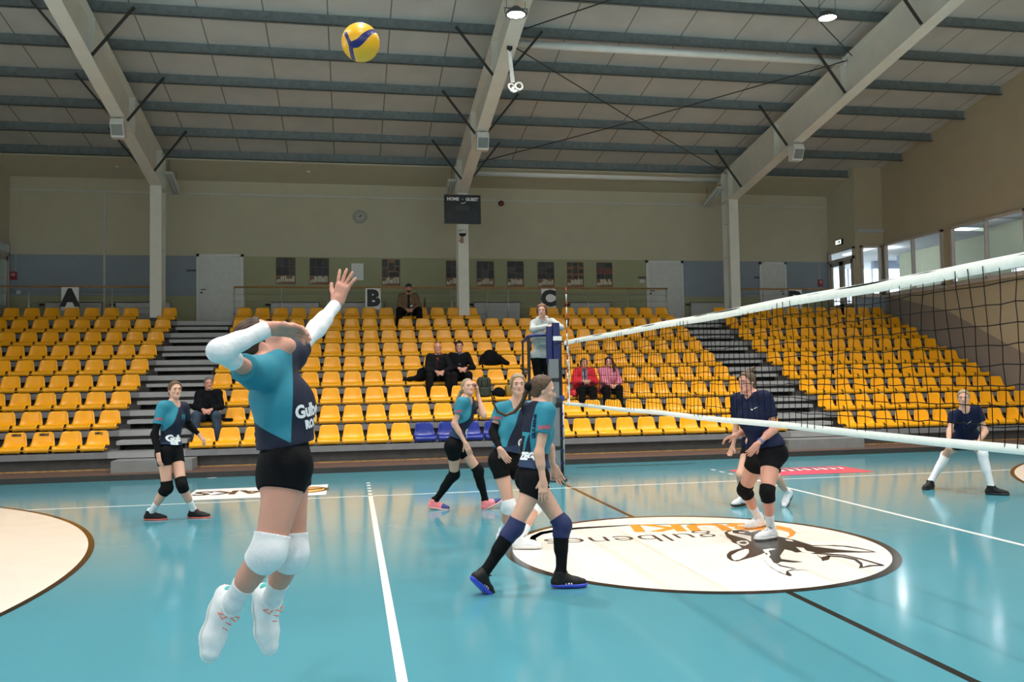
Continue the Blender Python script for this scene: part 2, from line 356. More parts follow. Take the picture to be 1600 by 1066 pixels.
# portal frames: columns, tapered rafters, fly braces
CX = [-8.25, -.15, 7.95]
CY0, CY1 = 15.42, 15.92
def zr_top(y): return zroof(y) - .245
def zr_bot(y): return 6.92 + .177 * (15.2 - abs(y))
for i, cx in enumerate(CX):
    b = MB(); w = .145
    zt = zr_bot(CY0) - .02
    b.box((cx - w, CY0, ZT - .0), (cx + w, CY0 + .02, zt)); b.box((cx - w, CY1 - .02, ZT), (cx + w, CY1, zr_top(CY1)))
    b.box((cx - .008, CY0 + .02, ZT), (cx + .008, CY1 - .02, zt))
    for yy in (CY0 + .01, CY1 - .03): b.box((cx - w, yy, zt + .03), (cx - .009, yy + .014, zr_top(yy) - .01)); b.box((cx + .009, yy, zt + .03), (cx + w, yy + .014, zr_top(yy) - .01))
    b.box((cx - w, CY0, zt), (cx + w, CY1, zt + .025)); b.box((cx - w - .02, CY0 - .02, ZT), (cx + w + .02, CY1 + .02, ZT + .02))
    for zz in (5.2, 6.2): b.box((cx - .12, CY0 + .02, zz), (cx + .12, CY1 - .02, zz + .012))
    c = struct(b.build('pillar', cream_steel))
    bb = MB(); bb.box((cx - w - .002, CY0 - .004, ZT), (cx + w + .002, CY0 + .0, ZT + .11)); bb.build('pillar_base', dark_steel, c)['kind'] = 'structure'
    for sgn in (1, -1):
        ya = CY1 if sgn > 0 else 11.8; b = MB()
        y0, y1 = .0, (CY1 if sgn > 0 else 12.4)
        Y = lambda q: q * sgn
        n = 8
        for s0 in range(n):
            a, d = y0 + (y1 - y0) * s0 / n, y0 + (y1 - y0) * (s0 + 1) / n
            for xx, th in ((cx, .008),):
                b.add([(xx - th, Y(a), zr_bot(a)), (xx + th, Y(a), zr_bot(a)), (xx + th, Y(a), zr_top(a)), (xx - th, Y(a), zr_top(a)),
                       (xx - th, Y(d), zr_bot(d)), (xx + th, Y(d), zr_bot(d)), (xx + th, Y(d), zr_top(d)), (xx - th, Y(d), zr_top(d))],
                      [(0, 3, 7, 4), (1, 5, 6, 2)])
            for zf, t in ((zr_bot, .02), (zr_top, -.018)):
                b.add([(cx + sx * w, Y(yy), zf(yy) + tz) for yy in (a, d) for sx in (-1, 1) for tz in (0, t)],
                      [(0, 1, 3, 2), (4, 6, 7, 5), (0, 4, 5, 1), (2, 3, 7, 6), (0, 2, 6, 4), (1, 5, 7, 3)])
        for yy in (9.42, 12.6): b.box((cx - w, Y(yy) - .006, zr_bot(yy)), (cx + w, Y(yy) + .006, zr_top(yy)))
        struct(b.build('ceiling_rafter', cream_steel))
    # fly braces from the rafter's lower flange up to the purlins
    for kk in (1, 3, 5, 7):
        y = PY[kk]; yb = y + .2
        for sx in (-1, 1):
            b = MB(); b.bar((cx + sx * .13, max(yb - .2, 0), zr_bot(max(yb - .2, 0)) + .05), (cx + sx * .92, y - .09, zroof(y) - .12), .045, .045)
            struct(b.build('ceiling_brace', dark_steel))
# cross bracing rods and round struts in the right bay
def strut(y, z):
    b = MB(); b.tube([(CX[1] + .05, y, z), (CX[2] - .05, y, z)], .085, n=14)
    for x in (CX[1] + .06, CX[2] - .06): b.box((x - .012, y - .12, z - .13), (x + .012, y + .12, z + .13))
    struct(b.build('ceiling_strut', mat('strut_white', (.86, .86, .83), .45, var=.03)))
p1 = at(1315, 97, CX[2] - .1, 0); strut(p1[1], p1[2])
p2 = at(1122, 281, CX[2] - .1, 0); strut(p2[1], p2[2])
for (y0, y1) in ((15.6, 9.2), (9.2, 15.6), (9.0, 2.6), (2.6, 9.0)):
    b = MB(); a = (CX[1] + .1, y0, zr_top(y0) - .12); d = (CX[2] - .1, y1, zr_top(y1) - .12)
    mid = [(a[i] + d[i]) / 2 - (.05 if i == 2 else 0) for i in range(3)]; b.tube([a, mid, d], .013, n=6); struct(b.build('ceiling_bracing_rod', dark_steel))
# conduits on the back wall
b = MB(); b.box((XA0, YB - .035, 7.035), (XA1, YB - .002, 7.085)); struct(b.build('trim_1', mat('conduit_white', (.55, .55, .5), .5)))
b = MB(); b.box((-9.99, YB - .03, ZT), (-9.94, YB - .002, 7.04)); struct(b.build('trim_2', MATS['conduit_white']))
b = MB(); b.box((-12.23, YB - .015, 4.8), (-12.215, YB - .002, 7.04)); b.box((11.7, YB - .015, 4.7), (11.715, YB - .002, 7.04)); struct(b.build('trim_3', MATS['conduit_white']))
# ------------------------------------------------------------------ lobby seen through the glazing (right)
lob_wall = mat('lobby_wall', (.34, .36, .27), .8, var=.03, scale=2); lob_ceil = mat('lobby_ceiling', (.42, .44, .48), .8, var=.03)
b = MB()
b.add([(16.6, YN, ZT - .02), (16.6, 14.4, ZT - .02), (16.6, 14.4, 6.3), (16.6, YN, 6.3)], [(0, 1, 2, 3)])
b2 = b
X_ = 16.6
wall_grid('wall_lobby', [3.0, 8.8, 9.9, 10.5, 11.6, 12.1, 13.6, 14.6, 17.0, 17.8, 20.0], [ZT - .02, 3.7, 4.75, 6.25], lambda y, z: None if (3.7 < z < 4.75 and (9.9 < y < 10.5 or 8.8 < y < 9.9 or 11.6 < y < 12.1 or 13.6 < y < 14.6 or 17 < y < 17.8)) else lob_wall, X_, axis=0)
b = MB(); b.box((WX1 + .1, 3, ZT), (X_, 3.1, 6.25)); struct(b.build('wall_lobby_end', lob_wall))
b = MB(); b.box((WX1 + .1, 3, 6.25), (18.8, 14.1, 6.35)); b.box((XA1 + .06, 15.6, 6.0), (18.8, 24.2, 6.1)); b.box((WX1 + .1, 14.1, 6.2), (18.8, 15.6, 6.3)); struct(b.build('ceiling_lobby', lob_ceil))
for i in range(1, 4):
    b = MB(); b.box((16.7, 16.9 + 1.6 * i, 5.72), (18.6, 17.1 + 1.6 * i, 5.99)); struct(b.build('ceiling_lobby_beam', mat('lobby_beam', (.22, .27, .36), .6)))
b = MB()
b.box((14.3, 17.2, 5.93), (14.5, 20, 5.985))
o = b.build('ceiling_lobby_light', mat('lobby_tube', (.9, .9, .9), .5, var=0, emit=(1, .98, .95, .5))); struct(o)
b = MB()
for i in range(7): b.box((18.6, 15.6 + 1.2 * i, ZT), (18.68, 15.68 + 1.2 * i, 6))
for zz in (ZT, 4.3, 5.4): b.box((18.6, 15.6, zz), (18.68, 24, zz + .07))
for i in range(6): b.box((12.6 + 1.1 * i, 24, ZT), (12.68 + 1.1 * i, 24.08, 6))
b.box((12.6, 24, 4.6), (18.6, 24.08, 4.67))
struct(b.build('window_lobby_mullions', mat('lobby_mullion', (.5, .53, .58), .5)))
def window(name, a, bb, divs, axis, depth=.09, fw=.06, m=white_paint, sill=True):
    """framed glazing in the plane axis=const; a,bb opposite corners (u,z) ; divs = mullion positions"""
    (c, u0, z0), (u1, z1) = a, bb
    def bx(b, ua, za, ub, zb, d0=-depth, d1=.02):
        if axis == 0: b.box((c + d0, ua, za), (c + d1, ub, zb))
        else: b.box((ua, c + d0, za), (ub, c + d1, zb))
    b = MB()
    bx(b, u0, z0, u0 + fw, z1); bx(b, u1 - fw, z0, u1, z1); bx(b, u0, z1 - fw, u1, z1); bx(b, u0, z0, u1, z0 + fw)
    for d in divs: bx(b, d - fw * .4, z0, d + fw * .4, z1)
    o = struct(b.build(name, m))
    g = MB(); bx(g, u0 + fw * .5, z0 + fw * .5, u1 - fw * .5, z1 - fw * .5, -.03, -.022); struct(g.build('window_pane', glass_m, o))
    if sill:
        s = MB(); bx(s, u0 - .05, z0 - .07, u1 + .05, z0, -depth - .04, .02); struct(s.build('window_sill', m, o))
    return o
frame_m = mat('window_frame_taupe', (.50, .44, .40), .5)
window('window_1', (WX1, 12.91, 4.05), (15.52, 5.62), [14.2], 0, m=frame_m)
window('window_2', (WX1, 9.9, 4.05), (12.55, 5.62), [11.25], 0, m=frame_m)
window('window_3', (WX1, 5.0, 4.05), (9.9, 5.62), [6.6, 8.2], 0, m=frame_m)
window('window_4', (YA, 12.19, 4.05), (12.87, 5.58), [], 1, m=frame_m)
def glazed_door(name, x, y0, y1, sx):
    b = MB(); z1 = DZ1; t = .07
    d = lambda q: (x - .05, x + .05)
    X0, X1 = x - .05, x + .05
    for ya, yb_, za, zb in ((y0, y0 + t, DZ0, z1), (y1 - t, y1, DZ0, z1), (y0, y1, z1 - t, z1), (y0, y1, 5.2, 5.3)): b.box((X0, ya, za), (X1, yb_, zb))
    o = struct(b.build(name, frame_m)); ym = (y0 + y1) / 2
    for ya, yb_ in ((y0 + t, ym - .005), (ym + .005, y1 - t)):
        l = MB(); f_ = .12
        for a_, b_, c_, e_ in ((ya, ya + f_, DZ0, 5.2), (yb_ - f_, yb_, DZ0, 5.2), (ya, yb_, 5.08, 5.2), (ya, yb_, DZ0, DZ0 + .55)): l.box((x - .03, a_, c_), (x + .03, b_, e_))
        lf = struct(l.build('door_leaf', frame_m, o))
        g = MB(); g.box((x - .004, ya + f_, DZ0 + .55), (x + .004, yb_ - f_, 5.08)); struct(g.build('door_pane', glass_m, lf))
    g = MB(); g.box((x - .004, y0 + t, 5.3), (x + .004, y1 - t, z1 - t)); struct(g.build('door_transom', glass_m, o))
    return o
for i, (y0, y1) in enumerate(((-11, -7.6), (-6.9, -3.5), (-2.8, .6), (1.3, 4.7))): window('window_%d' % (5 + i), (WX0, y0, 2.6), (y1, 5.8), [(y0 + y1) / 2], 0, m=frame_m)  # added unseen windows; daylight through them brightens the net from the left
for y in (7.0, 10.5, 14.0, 18.5):
    l = bpy.data.lights.new('lobby_fill_light', 'POINT'); l.shadow_soft_size = .06; l.energy = 22; lo = bpy.data.objects.new('lobby_fill_light', l); COL.objects.link(lo); lo.location = (15.2, y, 5.8)  # added bare point lights brighten the lobby, without fittings
glazed_door('door_4', XA1, 15.72, 17.16, -1)
glazed_door('door_5', XA0, 15.72, 17.12, 1)
b = MB(); b.box((-14.2, 15.58, ZT - .1), (XA0 - .06, 18, ZT - .02)); struct(b.build('floor_porch', mat('porch_floor', (.3, .3, .3), .7)))
b = MB(); b.box((-15.0, 15.4, ZT - .1), (-14.9, 19.5, 6.2)); b.box((-15, 19.4, ZT - .1), (XA0 - .06, 19.5, 6.2)); b.box((-15, 15.4, ZT - .1), (WX0 - .02, 15.5, 6.2)); b.box((-15, 15.4, 6.1), (XA0 - .06, 19.5, 6.2)); struct(b.build('wall_porch_shade', mat('porch_shade_wall', (.3, .42, .5), .7))); b = MB(); b.box((-14.9, 17.3, ZT - .1), (XA0 - .5, 19.4, ZT - .02)  # added walls and ceiling darken the view through the left glazed door
); struct(b.build('floor_porch', mat('porch_floor', (.3, .3, .3), .7)))
# ordinary doors in the back wall
def door(name, x0, x1, zt, handle_left=True):
    b = MB(); t = .075
    b.box((x0, YB - .06, ZT), (x0 + t, YB + .02, zt)); b.box((x1 - t, YB - .06, ZT), (x1, YB + .02, zt)); b.box((x0, YB - .06, zt - t), (x1, YB + .02, zt))
    o = struct(b.build(name, white_paint))
    l = MB(); l.box((x0 + t, YB - .035, ZT + .01), (x1 - t, YB + .01, zt - t)); lf = struct(l.build('door_leaf', mat('door_white', (.6, .6, .58), .4), o))
    h = MB(); hx = x0 + t + .06 if handle_left else x1 - t - .06; s = 1 if handle_left else -1
    h.tube([(hx, YB - .035, ZT + 1.03), (hx, YB - .09, ZT + 1.03), (hx + s * .12, YB - .09, ZT + 1.03)], .011, n=8)
    h.box((hx - .025, YB - .045, ZT + .92), (hx + .025, YB - .035, ZT + .97))
    struct(h.build('door_handle', black, lf)); return o
door('door_1', -7.53, -6.25, 5.34); door('door_2', 5.8, 7.02, 5.28); door('door_3', 9.6, 10.53, 5.27, False)
# ================================================================== tiered stand
AIS = [(-7.66, -6.31), (5.92, 7.2)]
SX0, SX1 = -13.2, 12.92
st = thing('tiered_stand', 'grey tiered grandstand of nine rows along the far long side of the hall', 'grandstand', (0, 8.7, 0))
def stp(b, name, m=None):
    o = b.build(name, m); o.parent = st; o.matrix_parent_inverse = Matrix.Translation((0, -8.7, 0)); return o
b = MB(); b.box((SX0, 7.84, 0), (SX1, TY[0] + .4, .1), dark_face, brown_top); stp(b, 'base_platform')
b = MB(); b.box((SX0, TY[0] + .08, .1), (SX1, TY[0] + .1, .125)); stp(b, 'pine_edging', gold_strip)
for k in range(9):
    b = MB(); y = TY[k]; z = TZ[k]; back = TY[k + 1] + .05 if k < 8 else YB - .02
    b.box((SX0, y, z - .055), (SX1, back, z), tier_grey); b.box((SX0, y, z - .11), (SX1, y + .04, z - .055), tier_grey)
    zb = .1 if k == 0 else TZ[k - 1]
    b.box((SX0, y + .1, zb), (SX1, y + .14, z - .06), tier_dark)
    stp(b, 'tier')
for (x0, x1) in AIS:
    for k in range(8):
        b = MB(); zt = TZ[k] + .179; y = TY[k] + .42
        b.box((x0 + .04, y, zt - .075), (x1 - .04, TY[k + 1] + .12, zt), step_grey)
        for x in (x0 + .06, x1 - .09): b.box((x, y + .06, TZ[k]), (x + .03, TY[k + 1] + .1, zt - .075), tier_dark)
        stp(b, 'aisle_step')
    for k in range(9):
        b = MB(); b.box((x0, TY[k] - .008, TZ[k] - .11), (x1, TY[k] - .0, TZ[k] + .004), step_grey); b.box((x0, TY[k] - .008, TZ[k]), (x1, TY[k] + .12, TZ[k] + .004), step_grey); stp(b, 'step_nosing')
for (x0, x1), w in zip(((-7.48, -6.1), (5.6, 7.32)), ('left', 'right')):
    b = MB(); b.box((x0, 8.22, .1), (x1, 8.78, .305)); b.box((x0 + .03, 8.26, .09), (x1 - .03, 8.78, .1))
    o = b.build('box_step', box_grey)
    tag(o, {'left': 'grey box step on the brown platform below the stair between blocks A and B', 'right': 'grey box step on the brown platform below the stair between blocks C and D'}[w], 'step', 'box steps at the foot of the stairs')
# ------------------------------------------------------------------ seats
def seat_bm(mm):
    prof = [(-.015, .03, .205), (-.02, .085, .212), (0., .118, .215), (.05, .125, .218), (.14, .108, .220), (.24, .098, .219), (.31, .108, .215), (.355, .15, .205),
            (.375, .21, .194), (.39, .27, .184), (.402, .325, .174), (.41, .357, .160), (.414, .375, .142), (.418, .383, .115)]
    b = MB(); nu = 12; n = len(prof)
    for lay in (0, 1):
        vs = []
        for i, (y, z, w) in enumerate(prof):
            a, c = prof[max(i - 1, 0)], prof[min(i + 1, n - 1)]
            ty, tz = c[0] - a[0], c[1] - a[1]; L = math.hypot(ty, tz); ny, nz = tz / L, -ty / L
            for j in range(nu + 1):
                u = 2 * j / nu - 1
                dish = .022 * (abs(u) ** 3) * (1 if 2 < i < 12 else .2) - (.012 * (1 - u * u) if i < 3 else 0)
                rim = .006 if j in (0, nu) else 0
                t = .011 * lay
                vs.append((u * w, y - ny * (dish + rim) + ny * t, z - nz * (dish + rim) + nz * t))
        fs = [(i * (nu + 1) + j, i * (nu + 1) + j + 1, (i + 1) * (nu + 1) + j + 1, (i + 1) * (nu + 1) + j) for i in range(n - 1) for j in range(nu)]
        b.add(vs, fs if lay == 0 else [q[::-1] for q in fs], mm, True)
    N = n * (nu + 1)
    rim = [j for j in range(nu + 1)] + [i * (nu + 1) + nu for i in range(1, n)] + [(n - 1) * (nu + 1) + j for j in range(nu - 1, -1, -1)] + [i * (nu + 1) for i in range(n - 2, 0, -1)]
    for q in range(len(rim)):
        a, c = rim[q], rim[(q + 1) % len(rim)]; b.f.append((c, a, a + N, c + N)); b.m.append(b.mi(mm)); b.s.append(True)
    b.box((-.19, .02, .0), (-.16, .33, .085), tier_dark); b.box((.16, .02, .0), (.19, .33, .085), tier_dark)
    b.box((-.236, .015, .055), (.236, .05, .078), mm)
    b.box((-.014, .075, .1195), (.014, .085, .1225), yellow_b)
    return b
seat_y = seat_bm(yellow).mesh('seat_shell'); seat_b = seat_bm(blue_seat).mesh('seat_shell_blue')
SP_L, SP_C, SP_R = .475, .468, .470
def seat_xs(block, row):
    if block == 'A': return [-7.70 - .235 - SP_L * i for i in range(11)]
    if block == 'B': return [-6.27 + .234 + SP_C * i for i in range(26)]
    return [7.24 + .235 + SP_R * i for i in range(12)]
stuff_rows = MB(); n_seat = 0
SEATS = {}
marks = {0: 'MED J', 2: 'MEDLE', 3: 'MEDLE'}
BN = {'A': 'block A', 'B': 'the centre block', 'D': 'block D'}
for row in range(9):
    for blk in 'ABD':
        xs = seat_xs(blk, row)
        for i, x in enumerate(xs):
            if row == 8 and ((blk == 'A' and i == 1) or (blk == 'B' and i in (14, 15, 16)) or (blk == 'D' and i == 1)): continue
            vis = at(0, 690 - row * 24, TY[row] + .3)[0] - .55
            if x < vis: continue
            blue = row == 0 and blk == 'B' and i in (9, 10, 11, 12)
            y = TY[row] + .06; z = TZ[row]
            if row >= 7:
                me = seat_y; vs = [(v.co.x + x, v.co.y + y, v.co.z + z) for v in me.vertices]
                o0 = len(stuff_rows.v); stuff_rows.v += vs
                for pl in me.polygons:
                    stuff_rows.f.append(tuple(o0 + q for q in pl.vertices)); stuff_rows.m.append(pl.material_index); stuff_rows.s.append(pl.use_smooth)
                continue
            o = link('stadium_seat', seat_b if blue else seat_y, None, (x, y, z)); n_seat += 1
            SEATS[(blk, row, i)] = o
            side = 'left' if blk == 'B' else ('left stair' if blk == 'D' else 'right stair')
            if blk == 'A': pos = ORD[i] + ' from the stair'
            elif blk == 'D': pos = ORD[i] + ' from the stair'
            else: pos = (ORD[i] + ' from the left stair') if i < 13 else (ORD[25 - i] + ' from the right stair')
            rowname = 'front row' if row == 0 else ORD[row] + ' row up'
            tag(o, '%s plastic stadium seat, %s of %s, %s' % ('blue' if blue else 'yellow', rowname, BN[blk], pos), 'seat',
                'blue seats in the front row' if blue else 'yellow seats of ' + BN[blk])
            if row == 0 and blk == 'A' and i in marks:
                lettering('lettering', marks[i], .052, black_paint, o, (0, .3935, .335), (math.radians(78), 0, 0), bold=.004)
for m_ in seat_y.materials: stuff_rows.mats.append(m_)
so = stuff_rows.build('stadium_seats'); tag(so, 'two topmost rows of yellow plastic seats along the whole stand', 'seats', kind='stuff')
# ------------------------------------------------------------------ block signs
def block_sign(letter, x, z0=3.64, z1=4.24, w=.42):
    t = thing('block_sign', 'white board with a black letter %s standing above the top row of seats' % letter, 'sign', (x, 15.86, ZT), group='block letter boards')
    b = MB(); b.bevel_box((-w / 2, -.01, z0 - ZT), (w / 2, .01, z1 - ZT), .004); b.build('board', white_sheet, t)
    b = MB(); b.tube([(0, .02, 0), (0, .02, z0 - ZT + .1)], .015, n=8); b.box((-.06, -.03, 0), (.06, .07, .01)); b.build('post', dark_steel, t)
    lettering('letter', letter, .6, black_paint, t, (0, -.0125, (z0 + z1) / 2 - ZT + .005), (math.pi / 2, 0, 0), bold=.038)
for L, x in (('A', -10.45), ('B', -2.64), ('C', 2.36), ('D', 10.1)): block_sign(L, x)
# ------------------------------------------------------------------ railings
def railing(x0, x1, posts, label, wires_end=True):
    t = thing('railing', label, 'railing', (x0, 16.0, ZT), group='railings behind the top row'); L = x1 - x0
    b = MB(); b.tube([(0, 0, .98), (L, 0, .98)], .028, n=10); b.build('handrail', wood, t)
    for p in posts:
        b = MB(); b.tube([(p - x0, 0, 0), (p - x0, 0, .96)], .019, n=8); b.box((p - x0 - .04, -.04, 0), (p - x0 + .04, .04, .008)); b.build('post', stainless, t)
    for zz in (.25, .42, .6, .78):
        b = MB(); b.tube([(0, 0, zz), (L, 0, zz)], .005, n=5)
        for p in posts: b.tube([(p - x0 - .05, 0, zz), (p - x0 + .05, 0, zz)], .009, n=6)
        b.build('cable', stainless, t)
pxs = lambda L: [float(at(q, 470, 16.0)[0]) for q in L]
railing(-12.35, -8.42, [-12.3] + pxs([45, 175]) + [-8.5], 'stainless railing with a wooden handrail behind block A beside the left pillar')
railing(-6.37, 6.04, pxs([366, 382, 440, 512, 651, 706, 760, 794, 919, 981]) + [6.0], 'long stainless railing with a wooden handrail behind the centre block')
railing(8.15, 11.95, [8.2, 9.1, 10.6, 11.9], 'stainless railing with a wooden handrail behind block D beside the right pillar')
# ------------------------------------------------------------------ radiators
rad_m = mat('radiator_white', (.55, .55, .54), .4, var=.02)
for i, (x0, x1, wh) in enumerate(((-11.45, -10.0, 'behind the board with letter A'), (-9.65, -8.2, 'half behind the left pillar'), (-5.5, -4.15, 'left of the board with letter B, nearest the white door'),
        (-3.6, -2.3, 'behind the board with letter B'), (.35, 1.75, 'between the middle pillar and the board with letter C'), (3.3, 4.6, 'right of the board with letter C'), (7.2, 8.6, 'behind the right pillar'))):
    t = thing('radiator', 'white panel radiator ' + wh, 'radiator', (x0, YB - .1, ZT + .12), group='radiators along the back wall'); L = x1 - x0
    b = MB(); b.box((0, -.04, 0), (L, -.025, .55))
    for k in range(int(L / .04)): b.box((.02 + k * .04, -.046, .03), (.04 + k * .04, -.04, .52))
    b.box((0, -.04, .53), (L, .05, .55)); b.box((0, -.04, 0), (.012, .05, .55)); b.box((L - .012, -.04, 0), (L, .05, .55)); b.build('panel', rad_m, t)
    b = MB(); b.tube([(-.1, 0, .48), (0, 0, .48)], .02, n=8); b.tube([(-.14, 0, .48), (-.08, 0, .48)], .03, n=8); b.build('valve', black, t)
    b = MB(); b.box((.2, .05, .1), (.26, .1, .5)); b.box((L - .26, .05, .1), (L - .2, .1, .5)); b.build('bracket', rad_m, t)
# ------------------------------------------------------------------ posters
photo_mats = [mat('poster_photo_%d' % i, c, .5, var=.95, scale=34) for i, c in enumerate(((.025, .025, .028), (.05, .046, .042), (.03, .035, .045), (.065, .057, .05)))]
photo_red = mat('poster_photo_red', (.16, .05, .045), .5, var=.7, scale=20)
post_or = mat('poster_orange', (.24, .12, .055), .5, var=.15, scale=10); post_cream = mat('poster_cream', (.62, .60, .50), .5, var=.1, scale=12); post_edge = mat('poster_brown', (.2, .13, .08), .5)
def poster(px, py0, py1, wpx, cells, where, seed):
    a = at(px - wpx / 2, py0, YB - .01); c = at(px + wpx / 2, py1, YB - .01); w = c[0] - a[0]; h = a[2] - c[2]
    t = thing('poster', 'poster of dark team photos, ' + where, 'poster', (a[0], YB - .006, c[2]), group='team photo posters on the back wall')
    b = MB(); n = 5; r = .05; pts = []
    for cx, cz, t0 in ((w - r, h - r, 0), (r, h - r, 90), (.01, .01, 180), (w - .01, .01, 270)):
        rr = r if cz > .1 else .01
        for k in range(n): q = math.radians(t0 + 90 * k / (n - 1)); pts.append((cx + rr * math.cos(q), cz + rr * math.sin(q)))
    b.prism(pts, -.004, 0, axis=1, m=post_or); b.build('sheet', None, t)
    rnd = random.Random(seed); b = MB(); z0 = h * .32
    for (x0_, y0_, x1_, y1_, red) in cells:
        b.box((w * (.015 + .97 * x0_) + .004, -.006, z0 + (h * .985 - z0) * (1 - y1_) + .004), (w * (.015 + .97 * x1_) - .004, -.0045, z0 + (h * .985 - z0) * (1 - y0_) - .004), photo_red if red else rnd.choice(photo_mats))
    b.build('photo_grid', None, t)
    b = MB()
    for k in range(9):
        x = w * (.04 + .1 * k); hh = h * rnd.uniform(.12, .26); zz = h * rnd.uniform(.04, .08) if k < 2 else h * .09
        b.box((x, -.006, zz), (x + w * rnd.uniform(.06, .095), -.0045, zz + (hh if k > 1 else h * .12)), post_cream)
    b.box((w * .03, -.0062, h * .22), (w * .2, -.0046, h * .25), photo_red); b.box((w * .3, -.0064, h * .05), (w * .95, -.005, h * .10), post_or)
    b.build('lettering', None, t)
g32 = [(i / 3, j / 2, (i + 1) / 3, (j + 1) / 2, False) for i in range(3) for j in range(2)]
g33 = [(i / 3, j / 3, (i + 1) / 3, (j + 1) / 3, False) for i in range(3) for j in range(3)]
g23 = [(i / 2, j / 3, (i + 1) / 2, (j + 1) / 3, False) for i in range(2) for j in range(3)]
g23r = [(i / 2, j / 3, (i + 1) / 2, (j + 1) / 3, j == 1) for i in range(2) for j in range(3)]
g34 = [(i / 2, j / 3, (i + 1) / 2, (j + 1) / 3, False) for i in range(2) for j in range(2)] + [(i / 4, 2 / 3, (i + 1) / 4, 1, False) for i in range(4)]
g_mix = [(0, 0, .3, .45, 0), (.35, .18, .7, .62, 0), (.74, 0, 1, .35, 0), (0, .5, .33, 1, 0), (.38, .7, .95, 1, 0), (.74, .4, 1, .66, 0)]
g_sp = [(0, 0, .28, .25, 0), (.36, 0, .64, .25, 0), (.72, 0, 1, .25, 0), (0, .4, .28, .65, 0), (.36, .3, .64, .7, 0), (.72, .4, 1, .65, 0), (.36, .78, .64, 1, 0), (.72, .78, 1, 1, 0), (0, .78, .28, 1, 0)]
poster(446.5, 402, 444.5, 31, g32, 'leftmost, nearest the white double door', 1)
poster(499, 403, 445, 31, g32, 'second from the left, next to the blank white sheet', 2)
poster(611, 405, 447, 29, g_mix, 'right of the blank white sheet', 3)
poster(709.5, 407, 447.5, 26, g33, 'half hidden behind the middle pillar', 4)
poster(758.5, 408, 448, 28, g32, 'first one right of the middle pillar', 5)
poster(805.5, 408, 448.5, 27, g23, 'second one right of the middle pillar', 6)
poster(853, 409, 449, 27, g34, 'right above the board with letter C', 7)
poster(899, 409.5, 449, 27, g_sp, 'second from the right, behind the net antenna', 8)
poster(944.5, 410, 449, 26, g23r, 'rightmost of the row', 9)
a = at(549, 411.5, YB - .01); c = at(568, 438, YB - .01)
b = MB(); b.box((a[0], YB - .008, c[2]), (c[0], YB - .002, a[2])); tag(b.build('notice_sheet', white_sheet), 'blank white sheet on the back wall between the posters', 'sheet')
# ------------------------------------------------------------------ small wall items
p = at(562, 339, YB); t = thing('wall_clock', 'round pale clock high on the back wall left of the scoreboard', 'clock', (p[0], YB - .002, p[2]))
b = MB(); b.lathe([(0, 0), (.195, 0), (.2, .02), (.195, .05), (.175, .05), (.17, .035), (0, .035)], n=32); o = b.build('clock_case', mat('clock_rim', (.36, .35, .3), .35, .2), t); o.rotation_euler = (math.pi / 2, 0, 0)
b = MB(); b.disc((0, -.037, 0), .17, (0, -1, 0), n=32); b.build('clock_face', mat('clock_face', (.42, .41, .35), .3), t)
b = MB()
for k in range(12): q = k * math.pi / 6; b.box((.135 * math.sin(q) - .01, -.04, .135 * math.cos(q) - .012), (.135 * math.sin(q) + .01, -.0375, .135 * math.cos(q) + .012))
b.build('numerals', black_paint, t)
b = MB(); b.bar((0, -.042, 0), (.06, -.042, .035), .004, .02); b.bar((0, -.045, 0), (.045, -.045, .06), .004, .012); b.disc((0, -.048, 0), .02, (0, -1, 0)); b.build('hand', black_paint, t)
t = thing('scoreboard', 'black scoreboard reading HOME - GUEST on the front of the middle pillar', 'scoreboard', (CX[1], CY0 - .02, 6.0))
b = MB(); b.bevel_box((-.53, -.1, 0), (.49, 0, .8), .012); b.build('case', mat('scoreboard_case', (.012, .013, .015), .35), t)
b = MB(); b.box((-.5, -.106, .03), (.46, -.1, .77)); b.build('face', mat('scoreboard_face', (.022, .026, .032), .25), t)
lettering('lettering', 'HOME', .118, white_sheet, t, (-.29, -.108, .675), (math.pi / 2, 0, 0), bold=.006); lettering('lettering', 'GUEST', .118, white_sheet, t, (.24, -.108, .672), (math.pi / 2, 0, 0), bold=.006)
b = MB(); b.box((-.045, -.109, .668), (.0, -.107, .683)); b.bar((-.07, -.109, .56), (0, -.109, .56), .002, .02); b.bar((0, -.109, .56), (.06, -.109, .59), .002, .02); b.build('score_marks', white_sheet, t)
b = MB()
for sx in (-1, 1):
    for (x0, z0, x1, z1) in ((-.05, 0, .05, .012), (-.05, .09, .05, .102), (-.05, .18, .05, .192), (-.055, 0, -.043, .19), (.043, 0, .055, .19)): b.box((sx * .36 + x0 - .02, -.108, .13 + z0), (sx * .36 + x1 - .02, -.106, .13 + z1))
b.box((-.2, -.108, .36), (.16, -.106, .5)); b.build('digits', mat('unlit_digits', (.035, .04, .045), .4), t)
p = at(722, 366, CY0); t = thing('dome_camera', 'small black and white camera with a bracket on the middle pillar below the scoreboard', 'camera', (p[0], CY0 - .02, p[2]))
b = MB(); b.lathe([(0, .09), (.11, .09), (.115, .03), (.115, -.01), (.1, -.01)], n=20); b.build('housing', white_paint, t).location = (0, -.1, 0)
b = MB(); b.sphere((0, -.1, -.01), .1, nu=16, nv=8, sc=(1, 1, .8)); b.build('dome', black, t)
b = MB(); b.box((-.05, -.06, -.25), (.03, .02, -.1)); b.tube([(-.01, 0, -.2), (-.1, -.03, -.19)], .012, n=6); b.build('bracket', mat('brass_bracket', (.3, .18, .1), .4, .5), t)
p = at(783, 318, YB); t = thing('alarm_bell', 'small dark red round alarm bell on the back wall right of the scoreboard', 'bell', (p[0], YB - .002, p[2]))
